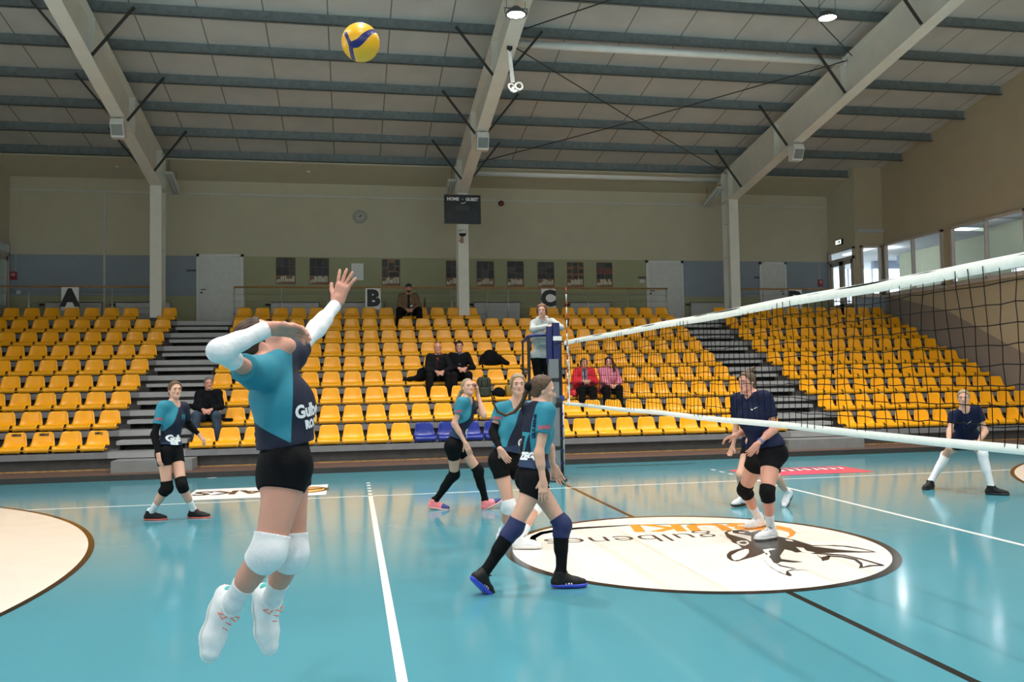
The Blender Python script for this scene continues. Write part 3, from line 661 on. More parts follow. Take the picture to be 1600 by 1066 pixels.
b = MB(); b.lathe([(0, .07), (.05, .065), (.085, .04), (.09, 0), (0, 0)], n=20); b.build('gong', mat('bell_red', (.12, .015, .012), .4), t).rotation_euler = (math.pi / 2, 0, 0)
b = MB(); b.box((-.05, -.02, -.05), (.05, 0, .05)); b.build('base', dark_steel, t)
for (x, z, wh) in ((-12.27, 4.71, 'left, beside the glazed door'), (11.72, 4.62, 'right, near the glazed double door')):
    t = thing('fire_call_point', 'small red fire alarm box on wall at far ' + wh, 'alarm', (x, YB - .002, z), group='red alarm boxes')
    b = MB(); b.box((-.075, -.07, -.13), (.075, 0, .09)); b.build('box', mat('alarm_red', (.35, .02, .03), .4), t)
    b = MB(); b.box((-.05, -.075, -.03), (.05, -.07, .05)); b.build('pane', mat('alarm_pane', (.5, .3, .3), .3), t)
p = at(1313, 379, XA1, 0); t = thing('exit_sign', 'small lit white exit sign above the glazed double door at right', 'exit sign', (XA1 - .01, p[1], p[2]))
b = MB(); b.box((-.06, -.17, -.08), (0, .17, .09)); b.build('case', black, t)
b = MB(); b.box((-.064, -.15, -.06), (-.06, .15, .07)); b.build('face', mat('exit_lit', (.9, .95, .9), .4, var=0, emit=(.9, 1., .92, 1.2)), t)
b = MB(); b.box((-.067, -.09, -.035), (-.064, -.02, .045)); b.box((-.067, .0, -.0), (-.064, .1, .02)); b.build('pictogram', mat('exit_green', (.02, .12, .06), .5), t)
for (px, py, wh) in ((299, 423, 'left of the wide white door'), (1003, 434, 'left of the door with a light switch'), (1184, 434, 'left of the door above block D')):
    p = at(px, py, YB); b = MB(); b.box((-.13, -.02, -.025), (.13, 0, .03)); b.box((-.06, -.025, -.01), (.1, -.02, .015))
    tag(b.build('door_plate', mat('plate_dark', (.08, .08, .09), .5), None, (p[0], YB - .002, p[2])), 'small dark name plate on wall ' + wh, 'plate', 'name plates beside the doors')
p = at(1003, 440, YB); b = MB(); b.box((-.08, -.012, -.05), (.08, 0, .05)); b.box((-.07, -.02, -.03), (-.01, -.012, .03)); b.box((.01, -.02, -.03), (.07, -.012, .03)); tag(b.build('light_switch', white_paint, None, (p[0], YB - .002, p[2])), 'white double light switch left of the door above block C', 'switch')
p = at(29, 457, YB); b = MB(); b.box((-.05, -.012, -.05), (.05, 0, .05)); b.box((-.03, -.018, -.035), (.03, -.012, .035)); tag(b.build('light_switch', white_paint, None, (p[0], YB - .002, p[2])), 'small white switch on the blue-grey wall at far left below the red alarm box', 'switch')
p = at(665, 487, 16.1); t = thing('laptop', 'open dark laptop on a grey stand behind the man in the tan jacket', 'laptop', (p[0], 16.12, ZT))
b = MB(); b.box((-.2, -.02, .42), (.2, .24, .44)); b.build('keyboard_base', dark_steel, t); b = MB(); b.bar((0, .24, .44), (0, .3, .68), .4, .012, up=(1, 0, 0)); b.build('screen', black, t)
b = MB(); b.box((-.2, -.04, 0), (.2, .26, .42)); b.build('stand', tier_grey, t)
# ------------------------------------------------------------------ roof lamps and fittings
lamp_body = mat('lamp_body', (.1, .1, .1), .5, .3); lens_m = mat('lamp_lens', (1, 1, 1), .5, var=0, emit=(1, .97, .92, 55.))
LAMP_W = 150
def lamp(x, y, z, label):
    t = thing('high_bay_lamp', label, 'ceiling light', (x, y, z), group='round lamps hung from the roof')
    b = MB(); b.lathe([(0, .13), (.06, .13), (.12, .08), (.17, .03), (.19, 0), (.19, -.02), (.16, -.02), (.16, 0.0)], n=24); b.build('housing', lamp_body, t)
    b = MB(); b.disc((0, 0, -.012), .16, (0, 0, -1), n=24); b.build('lens', lens_m, t)
    b = MB(); b.bar((-.22, 0, .1), (.22, 0, .1), .03, .015); b.bar((-.2, 0, .1), (-.2, 0, 0), .02, .01, up=(0, 1, 0)); b.bar((.2, 0, .1), (.2, 0, 0), .02, .01, up=(0, 1, 0)); b.build('bracket', galv, t)
    for sx in (-.17, .17):
        b = MB(); b.tube([(sx, 0, .1), (sx, 0, zroof(y) - z - .05)], .005, n=5); b.build('wire', dark_steel, t)
    l = bpy.data.lights.new('lamp_light', 'AREA'); l.shape = 'DISK'; l.size = .34; l.energy = LAMP_W; l.color = (1, .96, .90); l.spread = math.radians(130)
    lo = bpy.data.objects.new('lamp_light', l); COL.objects.link(lo); lo.parent = t; lo.location = (0, 0, -.03)
lamp(-.30, 6.63, 8.2, 'lit round lamp hanging at the middle rafter near the white strap')
q = at(1293, 27, 8.5, 2); lamp(float(q[0]), float(q[1]), 8.5, 'lit round lamp hanging between the middle and right rafters')
for y in (5.6, 1.0, -3.5, -8.0):
    for i, x in enumerate((-8.6, -3.0, 2.6, 8.2)): lamp(x, y, 8.95, 'lit round roof lamp over the %s of the court, %s row' % (('far left', 'left half', 'right half', 'far right')[i], {5.6: 'far', 1.0: 'middle', -3.5: 'near', -8.0: 'nearest'}[y]))
# floodlights under the rafters
for cx, px, py, wh in ((CX[0], 178, 196, 'left'), (CX[1], 749, 222, 'middle'), (CX[2], 1235, 241, 'right')):
    y = 11.75; z = zr_bot(y)
    t = thing('floodlight', 'unlit white box floodlight fixed under the %s rafter' % wh, 'floodlight', (cx, y, z), group='box floodlights under the rafters')
    P = [(.14, -.03), (-.14, -.03), (-.2, -.16), (-.06, -.43), (.12, -.43)]
    b = MB(); b.prism(P[::-1], -.14, .14, axis=0); b.build('case', white_paint, t)
    b = MB(); b.add([(-.12, -.199, -.175), (.12, -.199, -.175), (.12, -.088, -.39), (-.12, -.088, -.39)], [(0, 3, 2, 1)]); o = b.build('glass', mat('flood_glass', (.2, .21, .2), .15), t); o.location = (0, -.006, -.003)
    b = MB(); b.box((-.05, -.05, -.04), (.05, .05, .01)); b.build('bracket', galv, t)
# slim strip fittings behind the pillars
for cx, sx, wh in ((CX[0], 1, 'left'), (CX[1], -1, 'middle'), (CX[2], -1, 'right')):
    t = thing('strip_light', 'unlit slim strip light fitting hung under the eaves behind the %s pillar' % wh, 'strip light', (cx + sx * .26, 16.2, 7.0), group='strip lights behind the pillars')
    b = MB(); b.bar((0, -.5, .3), (0, .55, -.02), .22, .07); b.build('tray', white_paint, t)
    b = MB()
    for q in (-.05, .05): b.tube([(q, -.5, .25), (q, .5, -.055)], .016, n=8)
    b.build('tube', mat('tube_off', (.4, .42, .42), .3), t)
    b = MB(); b.tube([(0, -.4, .3), (0, -.4, .68)], .006, n=5); b.tube([(0, .5, .02), (0, .5, .55)], .006, n=5); b.build('hanger', dark_steel, t)
for px, py in ((182, 245), (482, 257)):
    q = at(px, py, 16.4); b = MB(); b.sphere((0, 0, 0), .05, nu=12, nv=8, sc=(1, 1, .6)); tag(b.build('smoke_detector', white_paint, None, (q[0], 16.4, 7.60)), 'tiny round detector under the eaves %s' % ('left of the left pillar' if px < 300 else 'between the left and middle pillars'), 'detector', 'detectors under the eaves')
# white strap tied in a knot hanging from the middle rafter
q = at(796, 53, CX[1], 0); y = float(q[1]); z = zr_bot(y)
t = thing('hanging_strap', 'white strap tied in a loose knot hanging from the middle rafter', 'strap', (CX[1], y, z)); strap = mat('white_webbing', (.85, .83, .78), .7)
b = MB(); b.box((-.05, -.03, -.06), (.05, .03, 0)); b.tube([(-.02, 0, -.05), (.02, 0, -.1)], .02, n=8); b.build('clamp', black, t)
b = MB(); b.bar((.0, 0, -.08), (.06, -.02, -.72), .055, .008, up=(0, 1, 0)); b.bar((-.02, .01, -.08), (.03, 0, -.72), .04, .008, up=(0, 1, 0)); b.build('webbing', strap, t)
b = MB()
for (c, r, a0) in (((.02, 0, -.8), .06, 0), ((.17, -.02, -.79), .075, 1.), ((.08, .02, -.85), .05, 2.)):
    b.tube([(c[0] + r * math.cos(a0 + k * .7), c[1] + .02 * math.sin(k), c[2] + r * math.sin(a0 + k * .7)) for k in range(10)], .02, n=8)
b.bar((.0, 0, -.88), (.2, -.01, -.87), .03, .03); b.build('knot', strap, t)
# ================================================================== floor graphics
def unp(pts, ox=0, oy=0, s=1): return [tuple(float(v) for v in at(ox + x / s, oy + y / s, 0, 2)[:2]) for x, y in pts]
t = thing('floor_emblem', 'large round white floor emblem with a goat head and lettering at centre court', 'floor emblem', (0, BY, 0))
def child_flat(name, polys, m, z, par, th=.0006, org=(0, 0)):
    b = MB()
    for p in polys:
        p = [(x - org[0], y - org[1]) for x, y in p]
        ar = sum(p[i][0] * p[(i + 1) % len(p)][1] - p[(i + 1) % len(p)][0] * p[i][1] for i in range(len(p)))
        if ar < 0: p = p[::-1]
        from mathutils.geometry import tessellate_polygon
        tri = [q if (p[q[1]][0] - p[q[0]][0]) * (p[q[2]][1] - p[q[0]][1]) - (p[q[1]][1] - p[q[0]][1]) * (p[q[2]][0] - p[q[0]][0]) > 0 else q[::-1] for q in tessellate_polygon([[Vector((x, y, 0)) for x, y in p]])]
        b.add([(x, y, z) for x, y in p], [tuple(q) for q in tri])
    return b.build(name, m, par)
O = (0, BY)
circ = lambda r, n=96: [(r * math.cos(2 * math.pi * k / n), BY + r * math.sin(2 * math.pi * k / n)) for k in range(n)]
child_flat('emblem_border', [circ(1.845)], line_black, .0026, t, org=O); child_flat('emblem_ground', [circ(1.765)], logo_white, .0032, t, org=O)
ZL = .004
goat = unp([(120, 128), (150, 110), (260, 104), (330, 112), (345, 125), (430, 105), (455, 118), (470, 150), (560, 155), (640, 172), (720, 188), (800, 212), (880, 236), (960, 238), (1060, 234), (1190, 243), (1300, 262), (1400, 285),
            (1432, 298), (1300, 300), (1100, 300), (1000, 303), (900, 312), (780, 296), (735, 300), (700, 285), (640, 272), (620, 300), (600, 330), (612, 355), (700, 368), (800, 380), (720, 386), (610, 378), (580, 395), (545, 388), (520, 350), (490, 330), (470, 300),
            (430, 318), (380, 336), (310, 354), (230, 376), (180, 370), (145, 345), (140, 318), (165, 290), (230, 270), (270, 262), (240, 230), (190, 212), (175, 190), (140, 165)], 1110, 810, 5.517)
child_flat('goat_head', [goat], logo_black, ZL, t, org=O)
wh = [[(145, 125), (190, 112), (196, 132), (260, 140), (350, 158), (352, 205), (300, 180), (230, 160), (160, 140)],
      [(180, 325), (240, 290), (300, 270), (330, 272), (332, 300), (300, 335), (250, 362), (205, 368), (185, 350)],
      [(225, 205), (270, 196), (320, 200), (335, 222), (300, 240), (260, 235), (230, 222)], [(450, 275), (520, 265), (570, 268), (500, 285), (520, 320), (500, 345), (480, 330), (495, 310), (470, 300)],
      [(640, 278), (735, 302), (860, 310), (905, 318), (880, 350), (760, 362), (630, 348), (608, 330), (650, 320), (620, 305)],
      [(760, 256), (800, 258), (830, 285), (905, 300), (860, 308), (790, 296), (735, 250)],
      [(870, 246), (1000, 242), (1150, 250), (1300, 272), (1400, 292), (1290, 290), (1100, 274), (950, 255)], [(640, 184), (700, 190), (718, 206), (660, 198)], [(245, 120), (300, 122), (290, 132), (250, 130)]]
child_flat('goat_highlights', [unp(p_, 1110, 810, 5.517) for p_ in wh], logo_white, ZL + .0008, t, org=O)
inn = [[(248, 212), (290, 205), (318, 214), (300, 226), (262, 224)]]
child_flat('goat_eye', [unp(p_, 1110, 810, 5.517) for p_ in inn], logo_black, ZL + .0014, t, org=O)
horn = [[(900, 312), (1000, 306), (1150, 318), (1300, 350), (1495, 405), (1498, 418), (1480, 414), (1300, 362), (1150, 328), (1000, 318)], [(1000, 322), (1150, 332), (1260, 355), (1310, 390), (1315, 422), (1370, 408), (1470, 405), (1490, 416), (1400, 418), (1340, 428), (1280, 436), (1290, 405), (1240, 365), (1130, 342), (1010, 334)],
        [(910, 316), (955, 340), (1000, 330), (1040, 325), (1020, 362), (965, 374), (955, 352)], [(455, 350), (500, 410), (570, 455), (650, 490), (655, 460), (700, 446), (880, 452), (720, 452), (670, 462), (705, 500), (680, 504), (600, 476), (520, 428), (470, 375)], [(560, 392), (620, 412), (740, 438), (720, 442), (600, 418)]]
child_flat('goat_beard_lines', [unp(p_, 1110, 810, 5.517) for p_ in horn], logo_black, ZL + .0004, t, org=O)
sw = unp([(1240, 68), (1330, 70), (1440, 80), (1510, 95), (1542, 118), (1525, 140), (1480, 155), (1505, 135), (1500, 118), (1450, 105), (1360, 100), (1250, 100)], 820, 800, 3.636)
child_flat('orange_swoosh', [sw], logo_orange, ZL - .0004, t, org=O)
bs = unp([(25, 165), (35, 140), (90, 115), (170, 102), (300, 90), (620, 74), (1200, 66), (1200, 69), (620, 78), (300, 100), (180, 115), (100, 130), (62, 152), (70, 172), (105, 186), (60, 184)], 820, 800, 3.636)
child_flat('black_swoosh', [bs], logo_black, ZL - .0008, t, org=O)
def floor_text(name, body, size, m, par, px0, py0, px1, py1, bold, z, org, squash=1., shear=0., stretch=True):
    """lettering laid on the floor, read from the stand side; it spans the two survey points along its base"""
    a = at(px0, py0, 0, 2); c = at(px1, py1, 0, 2)
    me = text_mesh(body, size, bold=bold, font_align='LEFT', shear=shear, base=True); w = max(v.co.x for v in me.vertices)
    L = math.hypot(c[0] - a[0], c[1] - a[1]); sx = L / w
    for v in me.vertices: v.co.x *= sx; v.co.y *= squash
    me.materials.clear(); me.materials.append(m); o = link(name, me, par, (a[0] - org[0], a[1] - org[1], z)); o.rotation_euler = (0, 0, math.atan2(c[1] - a[1], c[0] - a[0]))
    return o
floor_text('orange_lettering', 'BUKI', .60, logo_orange, t, 1186, 818.3, 984, 821.5, .022, ZL, O, 1.0)
floor_text('black_lettering', 'gulbenes', .60, logo_black, t, 1113, 832.5, 848, 843.5, -.006, ZL, O, .9)
t = thing('floor_sticker', 'white floor sticker with black AKS letters and an orange ball', 'floor sticker', (-4.63, 5.43, 0))
O2 = (-4.63, 5.43)
child_flat('sheet', [[(-5.66, 6.05), (-5.66, 5.25), (-5.55, 4.78), (-3.64, 4.80), (-3.64, 6.10)]], sign_white, .0026, t, org=O2)
floor_text('lettering', 'AKS', .62, logo_black, t, 418, 765.5, 306, 769.5, .02, .0034, O2, 1.)
b = MB(); b.disc((.62, .05, .0032), .40, (0, 0, 1), n=32); b.build('ring', logo_black, t); b = MB(); b.disc((.62, .05, .0038), .33, (0, 0, 1), n=32); b.build('ball', mat('sticker_orange', (.8, .42, .12), .3), t)
b = MB(); b.tube([(.32, .15, .0036), (.62, .02, .0036), (.92, .1, .0036)], .012, n=4); b.tube([(.62, .4, .0036), (.58, .05, .0036), (.65, -.28, .0036)], .012, n=4); b.build('ball_seams', logo_black, t)
t = thing('floor_sticker', 'pink floor sticker with white slanted script by the far sideline right of centre', 'floor sticker', (4.35, 5.42, 0)); O3 = (4.35, 5.42)
child_flat('sheet', [[(3.2, 4.92), (5.36, 4.92), (5.34, 5.95), (3.2, 5.95)]], sign_pink, .0026, t, org=O3)
b = MB(); rnd = random.Random(3)
for k in range(11):
    x = .78 - k * .16
    b.tube([(x, .06, .0034), (x + .05, .28, .0034), (x - .02, .38 + .06 * rnd.random(), .0034), (x - .05, .1, .0034), (x - .12, .14 + .1 * rnd.random(), .0034)], .03, n=4)
o = b.build('script', sign_white, t); o.scale = (1, 1, .12); o.location = (0, 0, .003)
t = thing('floor_lettering', 'long thin line of black lettering painted on the floor in front of the stand', 'floor lettering', (2, 7.33, 0))
floor_text('lettering', 'www.gulbenesbuki.lv', .2, logo_black, t, 1084, 724, 897, 730.5, .004, .002, (2, 7.33), 1.1)
t = thing('floor_lettering', 'tiny faded white lettering painted on the floor in front of the left stair', 'floor lettering', (-5.3, 7.33, 0))
floor_text('lettering', 'GSC', .2, sign_white, t, 337, 746, 323, 747, .004, .002, (-5.3, 7.33), 1.0)
# ================================================================== net
net_white = mat('net_band_white', (.90, .89, .83), .6, var=.04, scale=20, bump=.1, bscale=30); net_black = mat('net_cord', (.005, .005, .005), .8, var=.1, spec=.1)
NT, NB, NY0, NY1 = 2.24, 1.24, -4.75, 4.75
t = thing('volleyball_net', 'black volleyball net with white top and bottom bands across the court', 'net', (0, 0, 0))
def wob(y, z): return .012 * math.sin(y * 3.1 + z * 5) + .008 * math.sin(y * 9.3 - z * 3)
def band(z0, z1, name):
    b = MB(); n = 80
    for s in (-1, 1):
        vs = []; K = 4
        for i in range(n + 1):
            y = NY0 + (NY1 - NY0) * i / n
            for q in range(K + 1):
                z = z0 + (z1 - z0) * q / K; bul = .007 * (1 - (2 * q / K - 1) ** 2)
                vs.append((s * (.003 + bul) + .3 * wob(y, z), y, z + .004 * math.sin(y * 2.2)))
        fs = [(i * (K + 1) + q, (i + 1) * (K + 1) + q, (i + 1) * (K + 1) + q + 1, i * (K + 1) + q + 1) for i in range(n) for q in range(K)]
        b.add(vs, fs if s > 0 else [f_[::-1] for f_ in fs], net_white, True)
    return b.build(name, None, t)
band(NT - .07, NT, 'top_band'); band(NB, NB + .05, 'bottom_band')
b = MB(); rnd = random.Random(5)
ny = 95
off = [[(rnd.uniform(-.006, .006), rnd.uniform(-.006, .006)) for k in range(11)] for j in range(ny + 1)]
def npnt(j, k):
    y = NY0 + .1 * j; z = NB + .03 + (NT - .03 - NB - .03) * k / 9; e = off[j][k] if 0 < k < 9 else (0, 0)
    return (wob(y, z), y + e[0] + .01 * math.sin(z * 9 + j), z + e[1] + .004 * math.sin(j * .8))
for j in range(ny + 1):
    b.tube([npnt(j, k) for k in range(10)], .0030, n=4, cap=False, smooth=False)
for k in range(1, 9):
    b.tube([npnt(j, k) for j in range(ny + 1)], .0030, n=4, cap=False, smooth=False)
o = b.build('netting', net_black, t); o['kind'] = 'stuff'
b = MB(); b.tube([(0, -5.4, NT - .01), (0, NY0, NT - .01), (0, NY1, NT - .012), (-.02, 5.3, NT - .03)], .006, n=6); b.tube([(0, -5.4, NB + .02), (0, NY0, NB + .02)], .005, n=5); b.tube([(0, NY1, NB + .02), (-.02, 5.3, NB + .02)], .005, n=5); b.build('cable', net_black, t)
b = MB()
for z0, z1 in ((NT - .07, NT), (NB, NB + .05)): b.box((-.013, 4.475, z0 - .002), (.013, 4.525, z1 + .002))
b.box((-.006, 4.49, NB), (.006, 4.52, NT)); b.build('side_tape', net_white, t)
ant_r = mat('antenna_red', (.42, .03, .02), .4); ant_w = mat('antenna_white', (.85, .84, .8), .4)
t = thing('net_antenna', 'red and white striped antenna standing on the far end of the net', 'antenna', (-.02, 4.5, NB))
for k in range(18):
    b = MB(); b.tube([(0, 0, .1 * k), (0, 0, .1 * k + .1)], .0075, n=8); b.build('stripe', ant_w if k % 2 == 0 else ant_r, t)
# post with pads
pad_b = mat('pad_navy', (.010, .018, .11), .5, var=.1); pad_g = mat('post_grey', (.20, .21, .22), .45, .2)
PX, PYY = -.03, 5.42
t = thing('net_post', 'grey net post with a navy padded top at the far end of the net', 'net post', (PX, PYY, 0))
b = MB(); b.bevel_box((-.08, -.07, .06), (.09, .07, 1.97), .03); b.build('post', pad_g, t)
b = MB(); b.bevel_box((.0, -.06, 1.95), (.115, .06, 2.56), .03); b.bevel_box((-.10, -.05, 1.9), (-.01, .05, 2.5), .02); b.build('pad', pad_b, t)
b = MB(); b.box((.0, -.075, 2.27), (.14, .075, 2.34)); b.build('clamp', ant_w, t)
b = MB()
for zz in (.5, 1.18, 1.6): b.bevel_box((-.085, -.075, zz), (.095, .075, zz + .06), .03)
b.build('strap', black, t)
b = MB(); b.lathe([(0, 0), (.2, 0), (.2, .03), (.09, .06), (0, .06)], n=20); b.build('foot', dark_steel, t)
b = MB(); b.tube([(.06, -.02, 2.2), (.1, -.35, 2.2)], .008, n=6); b.box((.03, -.09, 1.24), (.12, -.07, 1.34)); b.build('winch', dark_steel, t)
far_post = t
t = far_post.copy(); COL.objects.link(t); t.location = (-.03, -5.42, 0); t.rotation_euler = (0, 0, math.pi); t['label'] = 'grey net post with a navy padded top at the near end of the net'
for ch in list(far_post.children):
    c_ = ch.copy(); COL.objects.link(c_); c_.parent = t
# referee stand
t = thing('referee_stand', 'tall referee stand with a navy handrail and black uprights behind the net post', 'referee stand', (-.3, 5.9, 0)); RS = t
leg_m = mat('stand_black', (.012, .012, .02), .4, .2); alu = mat('aluminium_rung', (.62, .63, .64), .35, .6)
X0, X1, Y0, Y1 = -.09, .44, -.30, .42; PLZ = 1.18
for x in (X0, X1):
    for y in (Y0, Y1):
        b = MB(); b.bar((x, y, .05), (x, y, 2.33 if y == Y0 else PLZ), .045, .045, up=(0, 1, 0)); b.box((x - .04, y - .04, 0), (x + .04, y + .04, .05)); b.build('upright', leg_m, t)
b = MB(); b.tube([(X0, Y0 + .5, 2.28), (X0, Y0, 2.35), (X0 + .1, Y0 - .02, 2.37), (X1 - .1, Y0 - .02, 2.37), (X1, Y0, 2.35), (X1, Y0 + .5, 2.28)], .028, n=10); b.build('handrail', pad_b, t)
for x in (X0, X1):
    b = MB(); b.bar((x, Y0 + .5, 2.28), (x, Y0 + .5, PLZ), .03, .03, up=(0, 1, 0)); b.bar((x, Y0, 1.75), (x, Y0 + .5, 1.75), .025, .025); b.build('side_rail', leg_m, t)
b = MB(); b.box((X0, Y0 - .02, PLZ - .04), (X1, Y1, PLZ)); b.build('platform', mat('platform_ply', (.3, .22, .14), .6), t)
b = MB(); b.tube([(X1 + .02, Y0 - .04, .05), (X1 + .02, Y0 - .04, 1.32)], .017, n=8); b.tube([(X1 - .12, Y0 - .04, .05), (X1 - .12, Y0 - .04, 1.3)], .012, n=8); b.build('ladder_rail', alu, t)
for k in range(5):
    b = MB(); b.box((X1 - .12, Y0 - .06, .25 + .2 * k), (X1 + .02, Y0 - .02, .29 + .2 * k)); b.build('rung', pad_b, t)
b = MB(); b.box((X1 - .06, Y0 - .08, 1.3), (X1 + .04, Y0, 1.37)); b.build('ladder_cap', mat('cap_blue', (.02, .08, .45), .4), t)
# ================================================================== ball
def volleyball():
    q = at(563.5, 66.5, -3.42); R = .105
    o = bpy.data.objects.new('volleyball', None)
    m = bpy.data.materials.new('volleyball_leather'); m.use_nodes = True; nt = m.node_tree; bs_ = nt.nodes['Principled BSDF']; bs_.inputs['Roughness'].default_value = .35
    at_ = nt.nodes.new('ShaderNodeAttribute'); at_.attribute_name = 'panel'
    mt = nt.nodes.new('ShaderNodeMath'); mt.operation = 'GREATER_THAN'; mt.inputs[1].default_value = 0; nt.links.new(at_.outputs['Fac'], mt.inputs[0])
    mx = nt.nodes.new('ShaderNodeMixRGB'); mx.inputs[1].default_value = (.86, .42, .01, 1); mx.inputs[2].default_value = (.008, .012, .13, 1)
    nt.links.new(mt.outputs[0], mx.inputs[0]); nt.links.new(mx.outputs[0], bs_.inputs['Base Color'])
    b = MB(); b.sphere((0, 0, 0), R, m, nu=72, nv=48); me = b.mesh('volleyball')
    at_l = me.attributes.new('panel', 'FLOAT', 'POINT')
    # six curved blue blades, each a band along a slanted great circle arc
    vals = []
    dirs = [Vector(d).normalized() for d in ((1, .2, .35), (-1, -.25, .3), (.1, -1, -.15), (.2, 1, .25), (.1, .3, -1), (-.1, .35, 1))]
    for v in me.vertices:
        n = v.co.normalized()
        x = n.dot(Vector(RX)); y = n.dot(Vector(UX)); z = -n.dot(Vector(FX))
        if z > -.1:
            # blade sweeping from the lower left to the right rim, one going down, one at the left rim
            c = -.42 + .25 * x + .75 * max(x, 0) ** 1.2 + .1 * x * x if x > -.35 else -.42 + .2 * (x + .35) - .6 * (x + .35)
            wdt = .16 + .10 * math.exp(-((x - .3) / .35) ** 2)
            a = wdt - abs(y - c - .07) if x > -.38 else -1
            l2 = .10 - abs((x + .58) + (y - .05) * .42) if -.52 < y < .36 else -1
            l3 = .115 - abs(x + .37 + (y + .65) * .02) if y < -.38 else -1
            s = max(a, l2, l3)
        else:
            s = .16 - abs(math.sin(2.2 * y + 1.5 * x)) * .9
        vals.append(s)
    at_l.data.foreach_set('value', vals)
    ob = link('volleyball', me, None, (float(q[0]), float(q[1]), float(q[2])))
    tag(ob, 'yellow and navy volleyball in the air above the jumping player', 'ball')
volleyball()
# ================================================================== bodies: distance fields meshed with surface nets
V = lambda *a: np.array(a, float)
def nrm(v): v = np.array(v, float); return v / (np.linalg.norm(v) + 1e-12)
FAR = 9.
class RC:                                  # round cone
    def __init__(s, a, b, ra, rb): s.a = np.array(a, float); s.b = np.array(b, float); s.ra = ra; s.rb = rb; s.c = (s.a + s.b) / 2; s.r = np.linalg.norm(s.b - s.a) / 2 + max(ra, rb); s.ba = s.b - s.a; s.L2 = max(s.ba @ s.ba, 1e-9)
    def ev(s, P, c, r):
        q = math.dist(c, s.c) - s.r - r
        if q > .13: return q
        pa = P - s.a; t = np.clip(pa @ s.ba / s.L2, 0, 1); d = pa - t[:, None] * s.ba
        return np.sqrt(np.einsum('ij,ij->i', d, d)) - (s.ra + (s.rb - s.ra) * t)
    def infl(s, e): return RC(s.a, s.b, s.ra + e, s.rb + e)
class EL:                                  # ellipsoid, rows of R are its axes
    def __init__(s, c, rad, R): s.c = np.array(c, float); s.rad = np.array(rad, float); s.R = np.array(R, float); s.r = max(rad)
    def ev(s, P, c, r):
        q = math.dist(c, s.c) - s.r - r
        if q > .25: return q
        p = (P - s.c) @ s.R.T; k0 = np.sqrt(np.einsum('ij,ij->i', p / s.rad, p / s.rad)); pp = p / s.rad ** 2; k1 = np.sqrt(np.einsum('ij,ij->i', pp, pp)) + 1e-9
        return np.where(k0 < .25, -min(s.rad) * .8, k0 * (k0 - 1) / k1)
    def infl(s, e): return EL(s.c, s.rad + e, s.R)
class BX:                                  # rounded box
    def __init__(s, c, half, R, rd): s.c = np.array(c, float); s.h = np.array(half, float); s.R = np.array(R, float); s.rd = rd; s.r = np.linalg.norm(half)
    def ev(s, P, c, r):
        q = math.dist(c, s.c) - s.r - r
        if q > .13: return q
        p = np.abs((P - s.c) @ s.R.T) - (s.h - s.rd); m = np.maximum(p, 0)
        return np.sqrt(np.einsum('ij,ij->i', m, m)) + np.minimum(p.max(1), 0) - s.rd
    def infl(s, e): return BX(s.c, s.h + e, s.R, s.rd + e)
def smin(a, b, k):
    if not isinstance(a, np.ndarray) and not isinstance(b, np.ndarray): return min(a, b)
    if k <= 0: return np.minimum(a, b)
    h = np.maximum(k - np.abs(a - b), 0) / k
    return np.minimum(a, b) - h * h * k * .25
class UN:                                  # smooth union
    def __init__(s, items, k): s.items = items; s.k = k; bound(s, items)
    def ev(s, P, c, r):
        q = math.dist(c, s.c) - s.r - r
        if q > .22: return q
        d = s.items[0].ev(P, c, r)
        for it in s.items[1:]: d = smin(d, it.ev(P, c, r), s.k)
        return d
    def infl(s, e): return UN([i.infl(e) for i in s.items], s.k)
class LIMBS:                               # core blended with every limb, limbs never blended with each other
    def __init__(s, core, limbs, ks): s.core = core; s.limbs = limbs; s.ks = ks; bound(s, [core] + limbs)
    def ev(s, P, c, r):
        q = math.dist(c, s.c) - s.r - r
        if q > .22: return q
        d0 = s.core.ev(P, c, r); d = d0
        for l, k in zip(s.limbs, s.ks): d = smin(d, smin(d0, l.ev(P, c, r), k), 0)
        return d
class CUT:                                 # intersection with half spaces  n.(p-p0) < 0 ; plus solids to subtract
    def __init__(s, it, planes=(), sub=(), ks=.0): s.it = it; s.pl = [(nrm(n), np.array(p0, float)) for n, p0 in planes]; s.sub = sub; s.c = it.c; s.r = it.r; s.ks = ks
    def ev(s, P, c, r):
        d = s.it.ev(P, c, r)
        if not isinstance(d, np.ndarray): return d
        for n, p0 in s.pl: d = np.maximum(d, (P - p0) @ n)
        for q in s.sub:
            e = q.ev(P, c, r)
            d = -smin(-d, e if isinstance(e, np.ndarray) else np.full(len(P), e), s.ks)
        return d
class WARP:                                # cloth folds
    def __init__(s, it, fn): s.it = it; s.fn = fn; s.c = it.c; s.r = it.r + .02
    def ev(s, P, c, r):
        d = s.it.ev(P, c, r)
        return d + s.fn(P) if isinstance(d, np.ndarray) else d
def bound(s, items):
    lo = np.min([i.c - i.r for i in items], 0); hi = np.max([i.c + i.r for i in items], 0); s.c = (lo + hi) / 2; s.r = float(np.max([np.linalg.norm(i.c - s.c) + i.r for i in items]))
def ext(n):
    if isinstance(n, (UN,)): q = [ext(i) for i in n.items]
    elif isinstance(n, LIMBS): q = [ext(i) for i in [n.core] + n.limbs]
    elif isinstance(n, (CUT, WARP)): return ext(n.it)
    elif isinstance(n, RC): m = max(n.ra, n.rb); return np.minimum(n.a, n.b) - m, np.maximum(n.a, n.b) + m
    else: return n.c - n.r, n.c + n.r
    return np.min([i[0] for i in q], 0), np.max([i[1] for i in q], 0)
BK = 12
G = np.stack(np.meshgrid(*[np.arange(BK + 1)] * 3, indexing='ij'), -1).reshape(-1, 3).astype(float)
